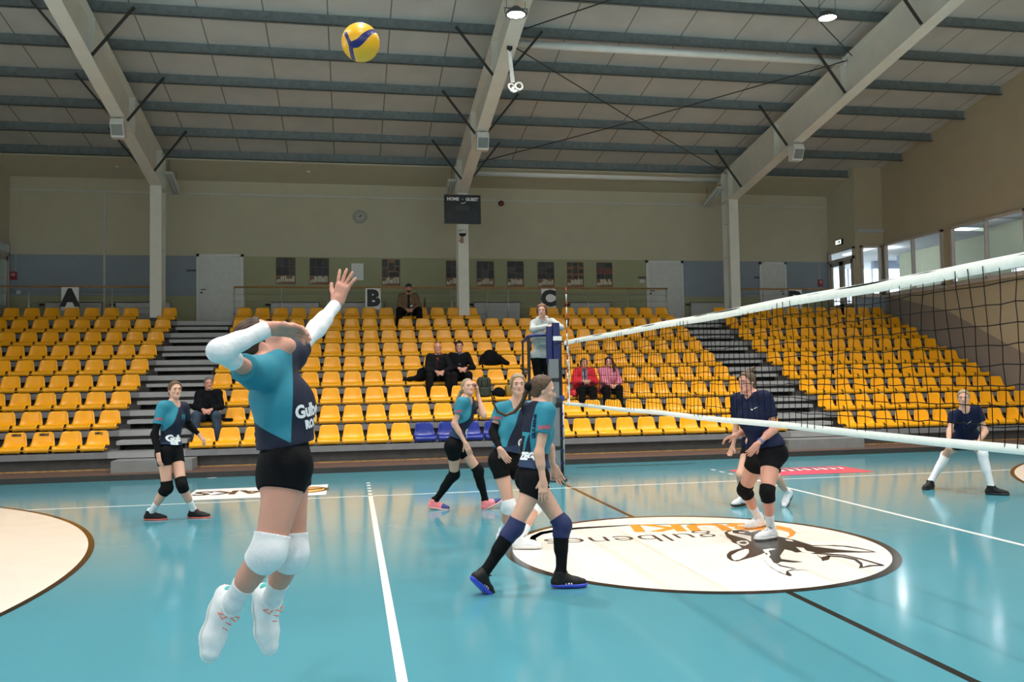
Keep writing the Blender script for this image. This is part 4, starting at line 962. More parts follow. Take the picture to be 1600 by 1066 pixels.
def nets(node, h):
    lo, hi = ext(node); lo = lo - 2.5 * h - .012; nb = np.ceil((hi + 2.5 * h + .012 - lo) / (BK * h)).astype(int) + 1
    N = nb * BK + 2; br = BK * h * .87
    keys = []; pos = []; edges = []
    def key(i, j, k): return (i * N[1] + j) * N[2] + k
    for bi in range(nb[0]):
        for bj in range(nb[1]):
            for bk in range(nb[2]):
                o = lo + np.array([bi, bj, bk]) * BK * h; c = o + BK * h / 2; ct = tuple(c)
                d0 = node.ev(c[None, :], ct, br)
                if not isinstance(d0, np.ndarray): continue
                if abs(d0[0]) > br * 1.7 + .03: continue
                d = node.ev(o + G * h, ct, br)
                if not isinstance(d, np.ndarray) or d.min() > 0 or d.max() < 0: continue
                D = d.reshape(BK + 1, BK + 1, BK + 1); S = D < 0
                cs = np.zeros((BK,) * 3); cp = np.zeros((BK, BK, BK, 3))
                for ax in range(3):
                    sl = lambda a, b_: tuple(slice(a if q == ax else 0, (b_ if q == ax else BK + 1)) for q in range(3))
                    A, B_ = D[sl(0, BK)], D[sl(1, BK + 1)]; X = S[sl(0, BK)] != S[sl(1, BK + 1)]
                    t = np.where(X, A / np.where(X, A - B_, 1), 0)
                    o1, o2 = [q for q in range(3) if q != ax]
                    for u in (0, 1):
                        for w in (0, 1):
                            ix = [slice(None)] * 3; ix[o1] = slice(u, u + BK); ix[o2] = slice(w, w + BK)
                            xx = X[tuple(ix)]; tt = t[tuple(ix)]; cs += xx; cp[..., ax] += tt * xx; cp[..., o1] += u * xx; cp[..., o2] += w * xx
                    idx = np.argwhere(X[tuple(slice(0, BK) for _ in range(3))])
                    if len(idx):
                        sg = S[idx[:, 0], idx[:, 1], idx[:, 2]]
                        edges.append((ax, idx + np.array([bi, bj, bk]) * BK, sg))
                m = cs > 0; ii = np.argwhere(m); gi = ii + np.array([bi, bj, bk]) * BK
                keys.append(key(gi[:, 0], gi[:, 1], gi[:, 2])); pos.append(lo + (gi + cp[m] / cs[m][:, None]) * h)
    if not keys: return np.zeros((0, 3)), np.zeros((0, 4), int)
    keys = np.concatenate(keys); pos = np.concatenate(pos); od = np.argsort(keys); ks = keys[od]
    quads = []
    for ax, idx, sg in edges:
        o1, o2 = (ax + 1) % 3, (ax + 2) % 3; q = []
        ok = np.ones(len(idx), bool)
        for du, dw in ((0, 0), (-1, 0), (-1, -1), (0, -1)):
            g = idx.copy(); g[:, o1] += du; g[:, o2] += dw; ok &= (g >= 0).all(1)
            k_ = key(g[:, 0], g[:, 1], g[:, 2]); p_ = np.clip(np.searchsorted(ks, k_), 0, len(ks) - 1); ok &= ks[p_] == k_; q.append(od[p_])
        q = np.stack(q, 1); q[~sg] = q[~sg][:, ::-1]; quads.append(q[ok])
    return pos, np.concatenate(quads)
def sdf_obj(name, node, h, m, parent=None, attr=None, origin=None):
    v, f = nets(node, h); me = bpy.data.meshes.new(name)
    org = origin if origin is not None else np.zeros(3)
    me.vertices.add(len(v)); me.vertices.foreach_set('co', (v - org).astype(np.float32).ravel())
    me.loops.add(len(f) * 4); me.loops.foreach_set('vertex_index', f.astype(np.int32).ravel()); me.polygons.add(len(f))
    me.polygons.foreach_set('loop_start', np.arange(0, len(f) * 4, 4, dtype=np.int32))
    me.polygons.foreach_set('use_smooth', np.ones(len(f), bool)); me.update(calc_edges=True); me.validate()
    bm = bmesh.new(); bm.from_mesh(me); be = [e for e in bm.edges if len(e.link_faces) == 1]
    if be:
        r_ = bmesh.ops.holes_fill(bm, edges=be, sides=12)
        for f_ in r_['faces']: f_.smooth = True
        bm.to_mesh(me)
    bm.free(); v = np.empty(len(me.vertices) * 3, np.float32); me.vertices.foreach_get('co', v); v = v.reshape(-1, 3).astype(float) + org
    for q in (m if isinstance(m, (list, tuple)) else [m]): me.materials.append(q)
    for an, fn in (attr or {}).items():
        a = me.attributes.new(an, 'FLOAT', 'POINT'); a.data.foreach_set('value', np.asarray(fn(v), np.float32))
    return link(name, me, parent)
def two_tone(name, c0, c1, attr, rough=.7, third=None, bump=.25, bscale=60):
    """cloth or skin whose second colour starts where the mesh attribute turns positive"""
    if name in MATS: return MATS[name]
    m = bpy.data.materials.new(name); m.use_nodes = True; nt = m.node_tree; b = nt.nodes['Principled BSDF']; b.inputs['Roughness'].default_value = rough; b.inputs['Specular IOR Level'].default_value = .3
    col = None
    for k, (an, c) in enumerate([(attr, c1)] + ([third] if third else [])):
        a = nt.nodes.new('ShaderNodeAttribute'); a.attribute_name = an
        t = nt.nodes.new('ShaderNodeMapRange'); t.inputs['From Min'].default_value = -.0015; t.inputs['From Max'].default_value = .0015; nt.links.new(a.outputs['Fac'], t.inputs['Value'])
        mx = nt.nodes.new('ShaderNodeMixRGB'); mx.inputs[1].default_value = (*c0, 1); mx.inputs[2].default_value = (*c, 1)
        if col: nt.links.new(col, mx.inputs[1])
        nt.links.new(t.outputs[0], mx.inputs[0]); col = mx.outputs[0]
    n = nt.nodes.new('ShaderNodeTexNoise'); n.inputs['Scale'].default_value = bscale; tc = nt.nodes.new('ShaderNodeTexCoord'); nt.links.new(tc.outputs['Object'], n.inputs['Vector'])
    hs = nt.nodes.new('ShaderNodeHueSaturation'); mr = nt.nodes.new('ShaderNodeMapRange'); mr.inputs['To Min'].default_value = .93; mr.inputs['To Max'].default_value = 1.07
    nt.links.new(n.outputs['Fac'], mr.inputs['Value']); nt.links.new(mr.outputs[0], hs.inputs['Value']); nt.links.new(col, hs.inputs['Color']); nt.links.new(hs.outputs[0], b.inputs['Base Color'])
    MATS[name] = m; return m
# ------------------------------------------------------------------ pose solving from survey pixels
def solve(par, px, L, sg):
    """point on the sight line of px at distance L from par (sg: +1 farther, -1 nearer, 0 square to the line)"""
    d = ray(*px); d = d / np.linalg.norm(d); w = CAM_P - par; b = w @ d; c = w @ w - L * L; q = b * b - c
    t = -b + (sg * math.sqrt(q) if q > 0 and sg else 0)
    return CAM_P + t * d
def ik(px, H, A, l1, l2, pref):
    d = ray(*px); d = d / np.linalg.norm(d); best = None
    t0 = -((CAM_P - (H + A) / 2) @ d)
    for t in np.linspace(t0 - .5, t0 + .5, 401):
        K = CAM_P + t * d; e = (np.linalg.norm(K - H) - l1) ** 2 + (np.linalg.norm(K - A) - l2) ** 2 - .02 * ((K - (H + A) / 2) @ pref)
        if best is None or e < best[0]: best = (e, K)
    return best[1]
def dirv(yaw, pitch=0): a, b = math.radians(yaw), math.radians(pitch); return V(math.cos(a) * math.cos(b), math.sin(a) * math.cos(b), math.sin(b))
def axes(f, up=(0, 0, 1)):
    """rows: forward, left, up"""
    f = nrm(f); l = nrm(np.cross(up, f)); return np.stack([f, l, np.cross(f, l)])
SKIN = lambda nm, c, lip: two_tone('skin_' + nm, c, lip, 'lips', rough=.5, bump=0, bscale=25)
skin_fair = SKIN('fair', (.61, .345, .25), (.47, .19, .16)); skin_pink = SKIN('warm', (.58, .285, .21), (.44, .17, .14)); skin_tan = SKIN('tan', (.42, .25, .17), (.32, .13, .11))
eye_white = mat('eye_white', (.22, .19, .18), .3, var=0); eye_dark = mat('eye_dark', (.03, .025, .02), .2, var=0)
def hairm(nm, c): return mat('hair_' + nm, c, .5, var=.35, scale=35, spec=.2)
h_blond = hairm('blond', (.28, .20, .12)); h_light = hairm('light_blond', (.30, .225, .15)); h_brown = hairm('brown', (.045, .026, .016)); h_dkbl = hairm('dark_blond', (.10, .065, .04)); h_black = hairm('black', (.018, .013, .011)); h_grey = hairm('grey', (.13, .125, .12))
brow_m = mat('brow_hair', (.06, .038, .026), .7, var=.1)
teal, navy, navy2 = (.024, .205, .285), (.007, .011, .030), (.017, .038, .09)
class Fig:
    def __init__(s, name_label, H=1.72, girth=1., fem=True, h=.007, skin=None, group=None, gl=None):
        s.label = name_label; s.H = H; s.k = H / 1.75; s.g = girth; s.gl = gl or girth; s.ga = None; s.arch = 0.; s.fem = fem; s.h = h; s.skin = skin or skin_fair; s.J = {}; s.group = group; s.limb = {}; s.parts = []
    # ---- pose
    def lens(s): k = s.k; return dict(th=.425 * k, sh=.415 * k, ua=.285 * k, fa=.25 * k, sp=.49 * k, hp=.088 * k, sh_w=.168 * k * (1 if s.fem else 1.12))
    def torso(s, P, Y, N, ns, yaw_p, yaw_c, P3=None, N3=None, shl=None, shr=None, lean_l=0, chest_up=None):
        L = s.lens(); J = s.J
        J['P'] = at(P[0], P[1], Y) if P3 is None else np.array(P3, float)
        J['N'] = solve(J['P'], N, L['sp'], ns) if N3 is None else np.array(N3, float)
        up = nrm(J['N'] - J['P']); s.up = up
        fp = dirv(yaw_p); lp = nrm(np.cross((0, 0, 1), fp) + (0, 0, lean_l)); s.lp = lp
        fc = dirv(yaw_c); uc = nrm(chest_up) if chest_up is not None else up
        lc = nrm(np.cross(uc, fc)); s.lc = lc
        J['HL'] = J['P'] + lp * L['hp'] - up * .03; J['HR'] = J['P'] - lp * L['hp'] - up * .03
        base = J['N'] - uc * .035 * s.k
        J['SL'] = base + lc * L['sh_w'] if shl is None else solve(base, shl[:2], L['sh_w'], shl[2])
        J['SR'] = base - lc * L['sh_w'] if shr is None else solve(base, shr[:2], L['sh_w'], shr[2])
        if shl is not None or shr is not None: s.lc = lc = nrm(J['SL'] - J['SR'])
        s.fc = nrm(np.cross(lc, uc)); s.fp = nrm(np.cross(lp, up)); s.uc = nrm(np.cross(s.fc, lc))
    def leg(s, sd, knee, ankle, toe=None, z=None, foot_yaw=None, foot_pitch=0., ks=0, as_=0, pref=(0, 0, 0), K3=None, A3=None):
        L = s.lens(); J = s.J; H = J['H' + sd]
        if A3 is not None: A = np.array(A3, float); K = np.array(K3, float) if K3 is not None else ik(knee, H, A, L['th'], L['sh'], np.array(pref, float))
        elif z is not None:
            A = at(ankle[0], ankle[1], z, 2); K = ik(knee, H, A, L['th'], L['sh'], np.array(pref, float))
        else:
            K = solve(H, knee, L['th'], ks); A = solve(K, ankle, L['sh'], as_)
        J['K' + sd] = K; J['A' + sd] = A
        if toe is not None: J['T' + sd] = nrm(solve(A, toe, .17 * s.k, 0) - A)
        else: J['T' + sd] = dirv(foot_yaw, foot_pitch)
    def arm(s, sd, elbow=None, wrist=None, es=0, ws=0, hand=None, palm=None, curl=.5, spread=.1, E3=None, W3=None, thumb=None, fold=None):
        L = s.lens(); J = s.J; S = J['S' + sd]
        J['E' + sd] = solve(S, elbow, L['ua'], es) if E3 is None else np.array(E3, float)
        J['W' + sd] = solve(J['E' + sd], wrist, L['fa'], ws) if W3 is None else np.array(W3, float)
        fd = nrm(J['W' + sd] - J['E' + sd]); d = fd
        if hand is not None: d = nrm(solve(J['W' + sd], hand[:2], .16 * s.k, hand[2] if len(hand) > 2 else 0) - J['W' + sd]) if len(hand) < 4 else nrm(hand[:3])
        n = nrm(np.array(palm, float)) if palm is not None else -s.lc * (1 if sd == 'L' else -1)
        n = nrm(n - d * (n @ d)); sdv = nrm(np.cross(d, n)) * (1 if sd == 'L' else -1)
        s.limb['hand' + sd] = (d, n, -sdv if thumb == 'flip' else sdv, curl, spread)
    def head(s, px=None, hs=0, face=None, up=None, C3=None):
        J = s.J; k = s.k
        J['C'] = solve(J['N'], px, .185 * k, hs) if C3 is None else np.array(C3, float)
        s.hf = axes(face, up if up is not None else nrm(J['C'] - J['N']) * .35 + V(0, 0, 1)) if True else None
    # ---- flesh
    def hand_node(s, sd):
        d, n, t, curl, spread = s.limb['hand' + sd]; W = s.J['W' + sd]; k = s.k * (1. if s.fem else 1.08); R = np.stack([d, t, n])
        palm = UN([BX(W + d * .052 * k, (.046 * k, .037 * k, .0125 * k), R, .012 * k), RC(W - d * .005, W + d * .03 * k, .024 * k, .022 * k), EL(W + d * .035 * k + t * .022 * k + n * .008 * k, (.03 * k, .017 * k, .014 * k), R)], .012)
        fs = []
        for off, L, sp in ((.028, .072, 1.), (.0095, .080, .33), (-.0095, .075, -.33), (-.0275, .060, -1.)):
            p = W + (d * (.094 - abs(off) * .18) + t * off) * k; a = curl * .55; rr = .0088 * k
            dd = nrm(d + t * sp * spread); seg = []
            for i, fr in enumerate((.45, .31, .24)):
                v = dd * math.cos(a) + n * math.sin(a); q = p + v * L * fr * k; seg.append(RC(p, q, rr, rr * .93)); p = q; a += curl * (.75 if i == 0 else .5); rr *= .93
            fs.append(UN(seg, .004))
        tb = W + d * .028 * k + t * .026 * k + n * .004; td = nrm(d * .75 + t * (.75 + spread * .5) + n * .25 * (1 + curl)); q = tb + td * .045 * k; td2 = nrm(td + d * .5 + n * curl * .5 - t * .25 * curl)
        fs.append(UN([RC(tb - td * .012, q, .0125 * k, .0105 * k), RC(q, q + td2 * .034 * k, .0105 * k, .0085 * k)], .005))
        return LIMBS(palm, fs, [.012] * 5)
    def head_node(s):
        C = s.J['C']; f, l, u = s.hf; k = s.k * (1 if s.fem else 1.05); X = lambda a, b, c: C + (f * a + l * b + u * c) * k
        R = s.hf; w = 1. if s.fem else 1.1; d = .007 if s.fem else 0.
        base = UN([EL(X(-.014, 0, .036), (.093 * k, .073 * k, .082 * k), R), EL(X(.024, 0, -.033 if not s.fem else -.028), (.060 * k, .052 * w * k, (.074 if not s.fem else .069) * k), R), RC(X(.066, .003, -.092 + d), X(.066, -.003, -.092 + d), (.0165 if not s.fem else .0135) * w * k, (.0165 if not s.fem else .0135) * w * k),
                   RC(X(-.002, .043 * w, -.05), X(.055, .012, -.089 + d), .0165 * k, .013 * k), RC(X(-.002, -.043 * w, -.05), X(.055, -.012, -.089 + d), .0165 * k, .013 * k)], .035)
        sock = [EL(X(.1, sg * .031, .004), (.02 * k, .017 * k, .0105 * k), R) for sg in (-1, 1)]
        base = CUT(base, (), sock, .012)
        lid = [EL(X(.0725, sg * .031, .0125), (.0145 * k, .0155 * k, .0055 * k), R) for sg in (-1, 1)] + [EL(X(.0715, sg * .031, -.006), (.0125 * k, .0145 * k, .0045 * k), R) for sg in (-1, 1)]
        feat = UN([base, RC(X(.080, 0, .006), X(.1035, 0, -.027), .0062 * w * k, .0085 * w * k), RC(X(.091, .0085 * w, -.033), X(.091, -.0085 * w, -.033), .0068 * k, .0068 * k), EL(X(.076 if not s.fem else .0735, 0, .024), (.015 * k, .047 * k, .010 * w * k), R),
                   EL(X(.052, .036, -.022), (.026 * k, .02 * k, .019 * k), R), EL(X(.052, -.036, -.022), (.026 * k, .02 * k, .019 * k), R)] + lid, .010)
        lips = UN([EL(X(.0845, 0, -.0545 + d * .5), (.0085 * k, .019 * k, .0042 * k), R), EL(X(.083, 0, -.063 + d * .5), (.0085 * k, .015 * k, .0046 * k), R)], .0015); s.lips = lips
        ears = UN([EL(X(-.004, .071, -.004), (.017 * k, .008 * k, .029 * k), R), EL(X(-.004, -.071, -.004), (.017 * k, .008 * k, .029 * k), R)], .001)
        return UN([UN([feat, lips], .004), ears], .006)
    def torso_items(s, e=0., waist=0., belly=0.):
        J, g, k = s.J, s.g, s.k; up = s.up; Rp = np.stack([s.fp, s.lp, up]); Rc = np.stack([s.fc, s.lc, s.uc])
        mid = (J['P'] * .52 + J['N'] * .48) + s.fc * (.036 * (g - 1) * (g > 1) + s.arch)
        fem = s.fem; it = [EL(J['P'] - up * .005, ((.112 * g + e) * k, (.160 * g + e) * k, (.125 + e) * k), Rp),
              EL(mid - up * .02, ((.094 * g * (1 + .15 * (g - 1)) + e + waist + belly) * k, (.132 * g + e + waist) * k, .16 * k), nrmR(Rp + Rc)),
              EL(J['N'] - s.uc * .175 * k, ((.108 * (.6 + .4 * g) + e) * k, (.150 * (.55 + .45 * g) * (1 if fem else 1.12) + e) * k, .165 * k), Rc),
              RC(J['SL'] * .86 + J['SR'] * .14 - s.uc * .012, J['SR'] * .86 + J['SL'] * .14 - s.uc * .012, .043 * k + e, .043 * k + e)] + [RC(J['N'] + s.uc * .015 - s.fc * .01, J['S' + q] * .8 + J['N'] * .2 + s.uc * .005, .042 * k + e * .6, .036 * k + e) for q in 'LR']
        if fem:
            for sg in (-1, 1): it.append(EL(J['N'] - s.uc * .215 * k + s.lc * sg * .066 * k * g + s.fc * .066 * k * (.6 + .4 * g), ((.049 + e * .7) * g * k, (.058 + e * .7) * g * k, (.058 + e * .7) * g * k), Rc))
        return it
    def butt(s, e=0.):
        J, g, k = s.J, s.g, s.k
        return [EL(J['P'] - s.up * .055 * k + s.lp * sg * .072 * g * k - s.fp * .05 * g ** .4 * k, ((.082 * g ** .7 + e) * k, (.083 * g + e) * k, (.092 + e) * k), np.stack([s.fp, s.lp, s.up])) for sg in (-1, 1)]
    def thigh(s, sd, e=0., t1=1.): a, b = s.J['H' + sd], s.J['K' + sd]; k = s.k; g = s.gl; return RC(a, a + (b - a) * t1, .088 * k * g + e, (.088 * g + (.055 * (.7 + .3 * g) - .088 * g) * t1) * k + e)
    def shin(s, sd, e=0.):
        K, A = s.J['K' + sd], s.J['A' + sd]; k = s.k; q = .7 + .3 * s.gl; ax = nrm(A - K); T = s.J['T' + sd]; bk = nrm(-(T - ax * (T @ ax)))
        bb = nrm(s.J['H' + sd] - K) ; bend = nrm(ax + bb) if np.linalg.norm(ax + bb) > .25 else bk; bk = nrm(bend * .6 + bk * .7); bk = nrm(bk - ax * (bk @ ax))
        return UN([RC(K, A, .051 * k * q + e, .034 * k + e), RC(K + (A - K) * .16 + bk * .018 * k, K + (A - K) * .48 + bk * .014 * k, .044 * k * q + e, .038 * k * q + e)], .04)
    def uarm(s, sd, e=0.): k = s.k; q = s.ga or .65 + .35 * s.g; m = 1 if s.fem else 1.15; return RC(s.J['S' + sd], s.J['E' + sd], .044 * k * q * m + e, .036 * k * q * m + e)
    def farm(s, sd, e=0.):
        E_, W = s.J['E' + sd], s.J['W' + sd]; k = s.k; q = s.ga or .7 + .3 * s.g; m = 1 if s.fem else 1.12
        return UN([RC(E_, W, .034 * k * q * m + e, .0245 * k * m + e), RC(E_ + (W - E_) * .12, E_ + (W - E_) * .4, .0375 * k * q * m + e, .034 * k * q * m + e)], .03)
    def foot_items(s, sd, e=0.):
        A, T = s.J['A' + sd], s.J['T' + sd]; k = s.k; R = axes(T, nrm(s.J['K' + sd] - A) * .25 + V(0, 0, 1) if abs(T[2]) < .75 else nrm(s.J['K' + sd] - A)); f, l, u = R
        X = lambda a, b, c: A + (f * a + l * b + u * c) * k
        return X, R, [RC(X(-.045, 0, -.05), X(.02, 0, -.05), .032 * k + e, .034 * k + e), RC(X(.02, 0, -.052), X(.115, .0, -.060), .035 * k + e, .036 * k + e), RC(X(.115, .0, -.060), X(.172, .004, -.064), .036 * k + e, .026 * k + e),
                      RC(X(.0, 0, .0), X(.075, 0, -.042), .036 * k + e, .028 * k + e), RC(X(-.012, 0, .03), X(-.03, 0, -.05), .035 * k + e, .032 * k + e)]
    def flesh(s):
        J = s.J; k = s.k
        core = UN(s.torso_items() + s.butt(), .06)
        neck = RC(J['N'] - s.uc * .05, J['C'] - s.hf[2] * .05 * k - s.hf[0] * .022 * k, .050 * k * (1 if s.fem else 1.2), .045 * k * (1 if s.fem else 1.2))
        head = s.head_node(); core2 = LIMBS(UN([core, neck], .05), [head], [.025])
        limbs = []; ks = []
        for sd in 'LR':
            X, R, ft = s.foot_items(sd, -.004)
            limbs.append(UN([UN([s.thigh(sd), s.shin(sd)], .04), UN(ft, .02)], .03)); ks.append(.06)
        for sd in 'LR':
            limbs.append(UN([UN([RC(J['S' + sd], J['S' + sd] * .97 + J['E' + sd] * .03, .050 * k, .048 * k), s.uarm(sd), s.farm(sd)], .03), s.hand_node(sd)], .014)); ks.append(.045)
        node = LIMBS(core2, limbs, ks)
        lipf = lambda v: -np.array(s.lips.ev(v, tuple(s.lips.c), 9.)) + .0018
        o = sdf_obj('person', node, s.h, s.skin, None, {'lips': lipf}, s.org)
        o.location = s.org; tag(o, s.label, 'person', s.group); s.o = o
        # eyes
        f, l, u = s.hf; kk = k * (1 if s.fem else 1.05)
        for sg in (-1, 1):
            c = J['C'] + (f * .0715 + l * sg * .031 + u * .0035) * kk; b = MB(); b.sphere(c - s.org, .0118 * kk, eye_white, 12, 8, (1, 1, 1))
            q = c + f * .0056 * kk; b.sphere(q - s.org, .0082 * kk, eye_dark, 10, 8); b.build('eye', None, o)
            br = MB(); br.tube([J['C'] + (f * a + l * sg * b_ + u * c_) * kk - s.org for a, b_, c_ in ((.0905, .013, .0215), (.0895, .028, .0255), (.079, .046, .020))], .0035 * kk, n=6, rs=[.0038 * kk, .0045 * kk, .0025 * kk]); br.build('eyebrow', brow_m, o)
        return o
    def add(s, name, node, m, h=None, attr=None): return sdf_obj(name, node, h or s.h, m, s.o, attr, s.org)
    # ---- hair: cap of the skull behind a tilted hairline, plus extra strands
    def hair(s, m, extra=(), line=.066, thick=.009, tilt=.55, low=-.06, cap=None):
        C = s.J['C']; f, l, u = s.hf; k = s.k * (1 if s.fem else 1.05); X = lambda a, b, c: C + (f * a + l * b + u * c) * k
        shell = UN([EL(X(-.014, 0, .036), V(.094 + thick, .074 + thick, .083 + thick) * k, s.hf), EL(X(-.035, 0, -.02), V(.062 + thick, .062 + thick, .06 + thick) * k, s.hf)], .02)
        n = f * math.cos(tilt) - u * math.sin(tilt)
        cut = CUT(shell, [(n, X(line, 0, .075)), (-u, X(0, 0, low))], [EL(X(.07, 0, -.03), V(.055, .09, .075) * k, s.hf)])
        fold = WARP(cut, lambda P: .0012 * np.sin((P - C) @ l * 420 / k) * 1.)
        items = [fold] + list(extra)
        return s.add('hair', UN(items, .012), m, min(s.h, .006) if s.h < .009 else s.h)
    def strand(s, pts, r0, r1, n=None):
        """tapering lock of hair through local head points (forward, left, up)"""
        C = s.J['C']; f, l, u = s.hf; k = s.k; Q = [C + (f * a + l * b + u * c) * k for a, b, c in pts]; N = len(Q) - 1
        return UN([RC(Q[i], Q[i + 1], r0 + (r1 - r0) * i / N, r0 + (r1 - r0) * (i + 1) / N) for i in range(N)], .01)
    # ---- clothing
    def fold_fn(s, amp, seed):
        a = random.Random(seed); F = [(nrm((a.gauss(0, 1), a.gauss(0, 1), a.gauss(0, .6))) * a.uniform(18, 45), a.uniform(0, 6)) for _ in range(5)]
        return lambda P: amp * sum(np.sin(P @ w + p) for w, p in F) / 2.2
    def top(s, m, name='shirt', sleeve=.6, loose=.011, hem=-.07, amp=.004, attr=None, belly=0., collar=.0, slv_flare=.014, neck_r=.058, extra=(), seed=1, cuff=.93, waist=.012):
        J, k = s.J, s.k; P0 = J['P'] + s.up * hem
        core = UN(s.torso_items(loose, waist=waist, belly=belly) + [EL(J['P'] + s.up * (hem * .5), ((.118 * s.g + loose) * k, (.163 * s.g + loose) * k, .17 * k), np.stack([s.fp, s.lp, s.up]))] + s.butt(loose) + ([s.thigh(q, loose + .003, .3) for q in 'LR'] if hem < 0 else []), .06)
        if sleeve == 'long': core = UN([core, EL((J['P'] + J['N']) / 2 - s.up * .05, ((.112 * s.g + loose) * k, (.15 * s.g + loose) * k, .30 * k), np.stack([s.fp, s.lp, s.up]))], .05)
        core = CUT(core, [(-s.up, P0), (s.uc, J['N'] + s.uc * (.04 + collar))], [EL(J['N'] + s.uc * (.03 + collar) + s.fc * .02, (neck_r * 1.1 * k, neck_r * k, .05 * k), np.stack([s.fc, s.lc, s.uc]))] if not collar else [])
        pieces = [core]
        for sd in 'LR':
            S, E_, W = J['S' + sd], J['E' + sd], J['W' + sd]; d = nrm(E_ - S)
            if sleeve == 'long':
                W_ = E_ + (W - E_) * cuff
                pieces.append(UN([RC(S, E_, .048 * k + loose * .75, .041 * k + loose * .8), CUT(RC(E_, W_ + nrm(W - E_) * .03, .041 * k + loose * .8, .033 * k + loose * .6), [(nrm(W - E_), W_)])], .02))
            else:
                q = S + (E_ - S) * sleeve
                pieces.append(CUT(RC(S, q + d * .05, .052 * k * max(.98, s.ga or .7 + .3 * s.g) + loose, .047 * k * (s.ga or .65 + .35 * s.g) + slv_flare), [(d, q)]))
        node = LIMBS(pieces[0], pieces[1:] + list(extra), [.055] * 2 + [.02] * len(extra))
        s.shirt = s.add(name, WARP(node, s.fold_fn(amp, seed)) if amp else node, m, None, attr)
        return s.shirt
    def bottom(s, m, name='shorts', leg=.45, loose=.009, rise=.15, amp=.002, seed=2, hem_loose=None):
        J, k = s.J, s.k
        core = CUT(UN(s.torso_items(loose - .004)[:2] + s.butt(loose), .05), [(s.up, J['P'] + s.up * rise)])
        lg = []
        for sd in 'LR':
            Hh, K, A = J['H' + sd], J['K' + sd], J['A' + sd]
            if leg == 'long':
                d = nrm(A - K); e = K + (A - K) * .96
                lg.append(UN([s.thigh(sd, loose + .008), CUT(UN([RC(K, e + d * .04, .058 * k + loose, .045 * k + loose), s.shin(sd, loose)], .03), [(d, e)])], .03))
            else:
                d = nrm(K - Hh); q = Hh + (K - Hh) * leg
                lg.append(CUT(s.thigh(sd, hem_loose if hem_loose is not None else loose), [(d, q)]))
        node = LIMBS(core, lg, [.05, .05])
        return s.add(name, WARP(node, s.fold_fn(amp, seed)), m)
    def tube_cover(s, name, kind, sd, t0, t1, e, m):
        """fabric tube over a limb; t runs 0..1 along the first bone and 1..2 along the second"""
        J = s.J; a, b, c = [J[q + sd] for q in (('H', 'K', 'A') if kind == 'leg' else ('S', 'E', 'W'))]
        parts = []
        n1 = s.thigh(sd, e) if kind == 'leg' else s.uarm(sd, e); n2 = s.shin(sd, e) if kind == 'leg' else s.farm(sd, e)
        d1, d2 = nrm(b - a), nrm(c - b)
        if t0 < 1: parts.append(CUT(n1, [(-d1, a + (b - a) * t0)] + ([(d1, a + (b - a) * t1)] if t1 < 1 else [])))
        if t1 > 1: parts.append(CUT(n2, ([(-d2, b + (c - b) * (t0 - 1))] if t0 > 1 else []) + [(d2, b + (c - b) * (t1 - 1))]))
        return s.add(name, WARP(UN(parts, .03), s.fold_fn(.0012, 5)), m)
    def pad(s, sd, m, up=.78, dn=1.26, e=.011, bulge=.02):
        K, H_, A = [s.J[q + sd] for q in 'KHA']; fw = nrm(-(nrm(H_ - K) + nrm(A - K)) + s.J['T' + sd] * .5); d1, d2 = nrm(K - H_), nrm(A - K)
        node = UN([CUT(s.thigh(sd, e), [(-d1, H_ + (K - H_) * up)]), CUT(s.shin(sd, e), [(d2, K + (A - K) * (dn - 1))]), EL(K + fw * bulge * s.k, V(.05, .05, .07) * s.k, axes(fw, -d2))], .03)
        return s.add('knee_pad', CUT(node, [(-d1, H_ + (K - H_) * up), (d2, K + (A - K) * (dn - 1))]), m)
    def sock(s, sd, m, top=.55, e=.004, attr=None):
        K, A = s.J['K' + sd], s.J['A' + sd]; d = nrm(A - K); X, R, ft = s.foot_items(sd, .001)
        return s.add('sock', UN([CUT(s.shin(sd, e), [(-d, K + (A - K) * top)]), UN(ft[3:], .02)], .02), m)
    def shoe(s, sd, m, sole_m, lace_m, attr=None, heel_m=None, collar=.02):
        X, R, ft = s.foot_items(sd, .0085); f, l, u = R; k = s.k
        up = CUT(UN(ft, .022), [(-u, X(0, 0, -.084)), (u, X(.0, 0, .024 + collar * .5))])
        o = s.add('shoe', up, m, min(s.h, .006), attr)
        sole = CUT(UN([q.infl(.0075) for q in ft[:3]], .03), [(-u, X(0, 0, -.094)), (u, X(0, 0, -.066))])
        so_ = sdf_obj('sole', sole, min(s.h, .006), sole_m, o, None, s.org)
        b = MB()
        for i in range(4):
            x = .035 + i * .022; z = .043 - .58 * x
            b.tube([X(x - .006, -.028, z - .014) - s.org, X(x - .003, -.014, z - .003) - s.org, X(x, 0, z + .001) - s.org, X(x + .003, .014, z - .003) - s.org, X(x + .006, .028, z - .014) - s.org], .004, n=5)
        for sg in (-1, 1): b.tube([X(.034, 0, .026) - s.org, X(.05, sg * .028, .034) - s.org, X(.03, sg * .046, .022) - s.org, X(.034, sg * .012, .024) - s.org], .0034, n=5)
        b.build('laces', lace_m, o)
        return o
    def decal(s, name, body, target, ctr, right, upv, size, m, bold=.004, d=None, lift=.003, parts=None):
        """print laid onto the surface of a garment: lettering projected along d"""
        from mathutils.bvhtree import BVHTree
        me = body if isinstance(body, bpy.types.Mesh) else text_mesh(body, size, bold=bold)
        bm = bmesh.new(); bm.from_mesh(me); bmesh.ops.triangulate(bm, faces=bm.faces[:])
        for _ in range(2): bmesh.ops.subdivide_edges(bm, edges=[e for e in bm.edges if e.calc_length() > size * .12], cuts=1); bmesh.ops.triangulate(bm, faces=bm.faces[:])
        tm = target.data; bv = BVHTree.FromPolygons([v.co for v in tm.vertices], [p.vertices for p in tm.polygons])
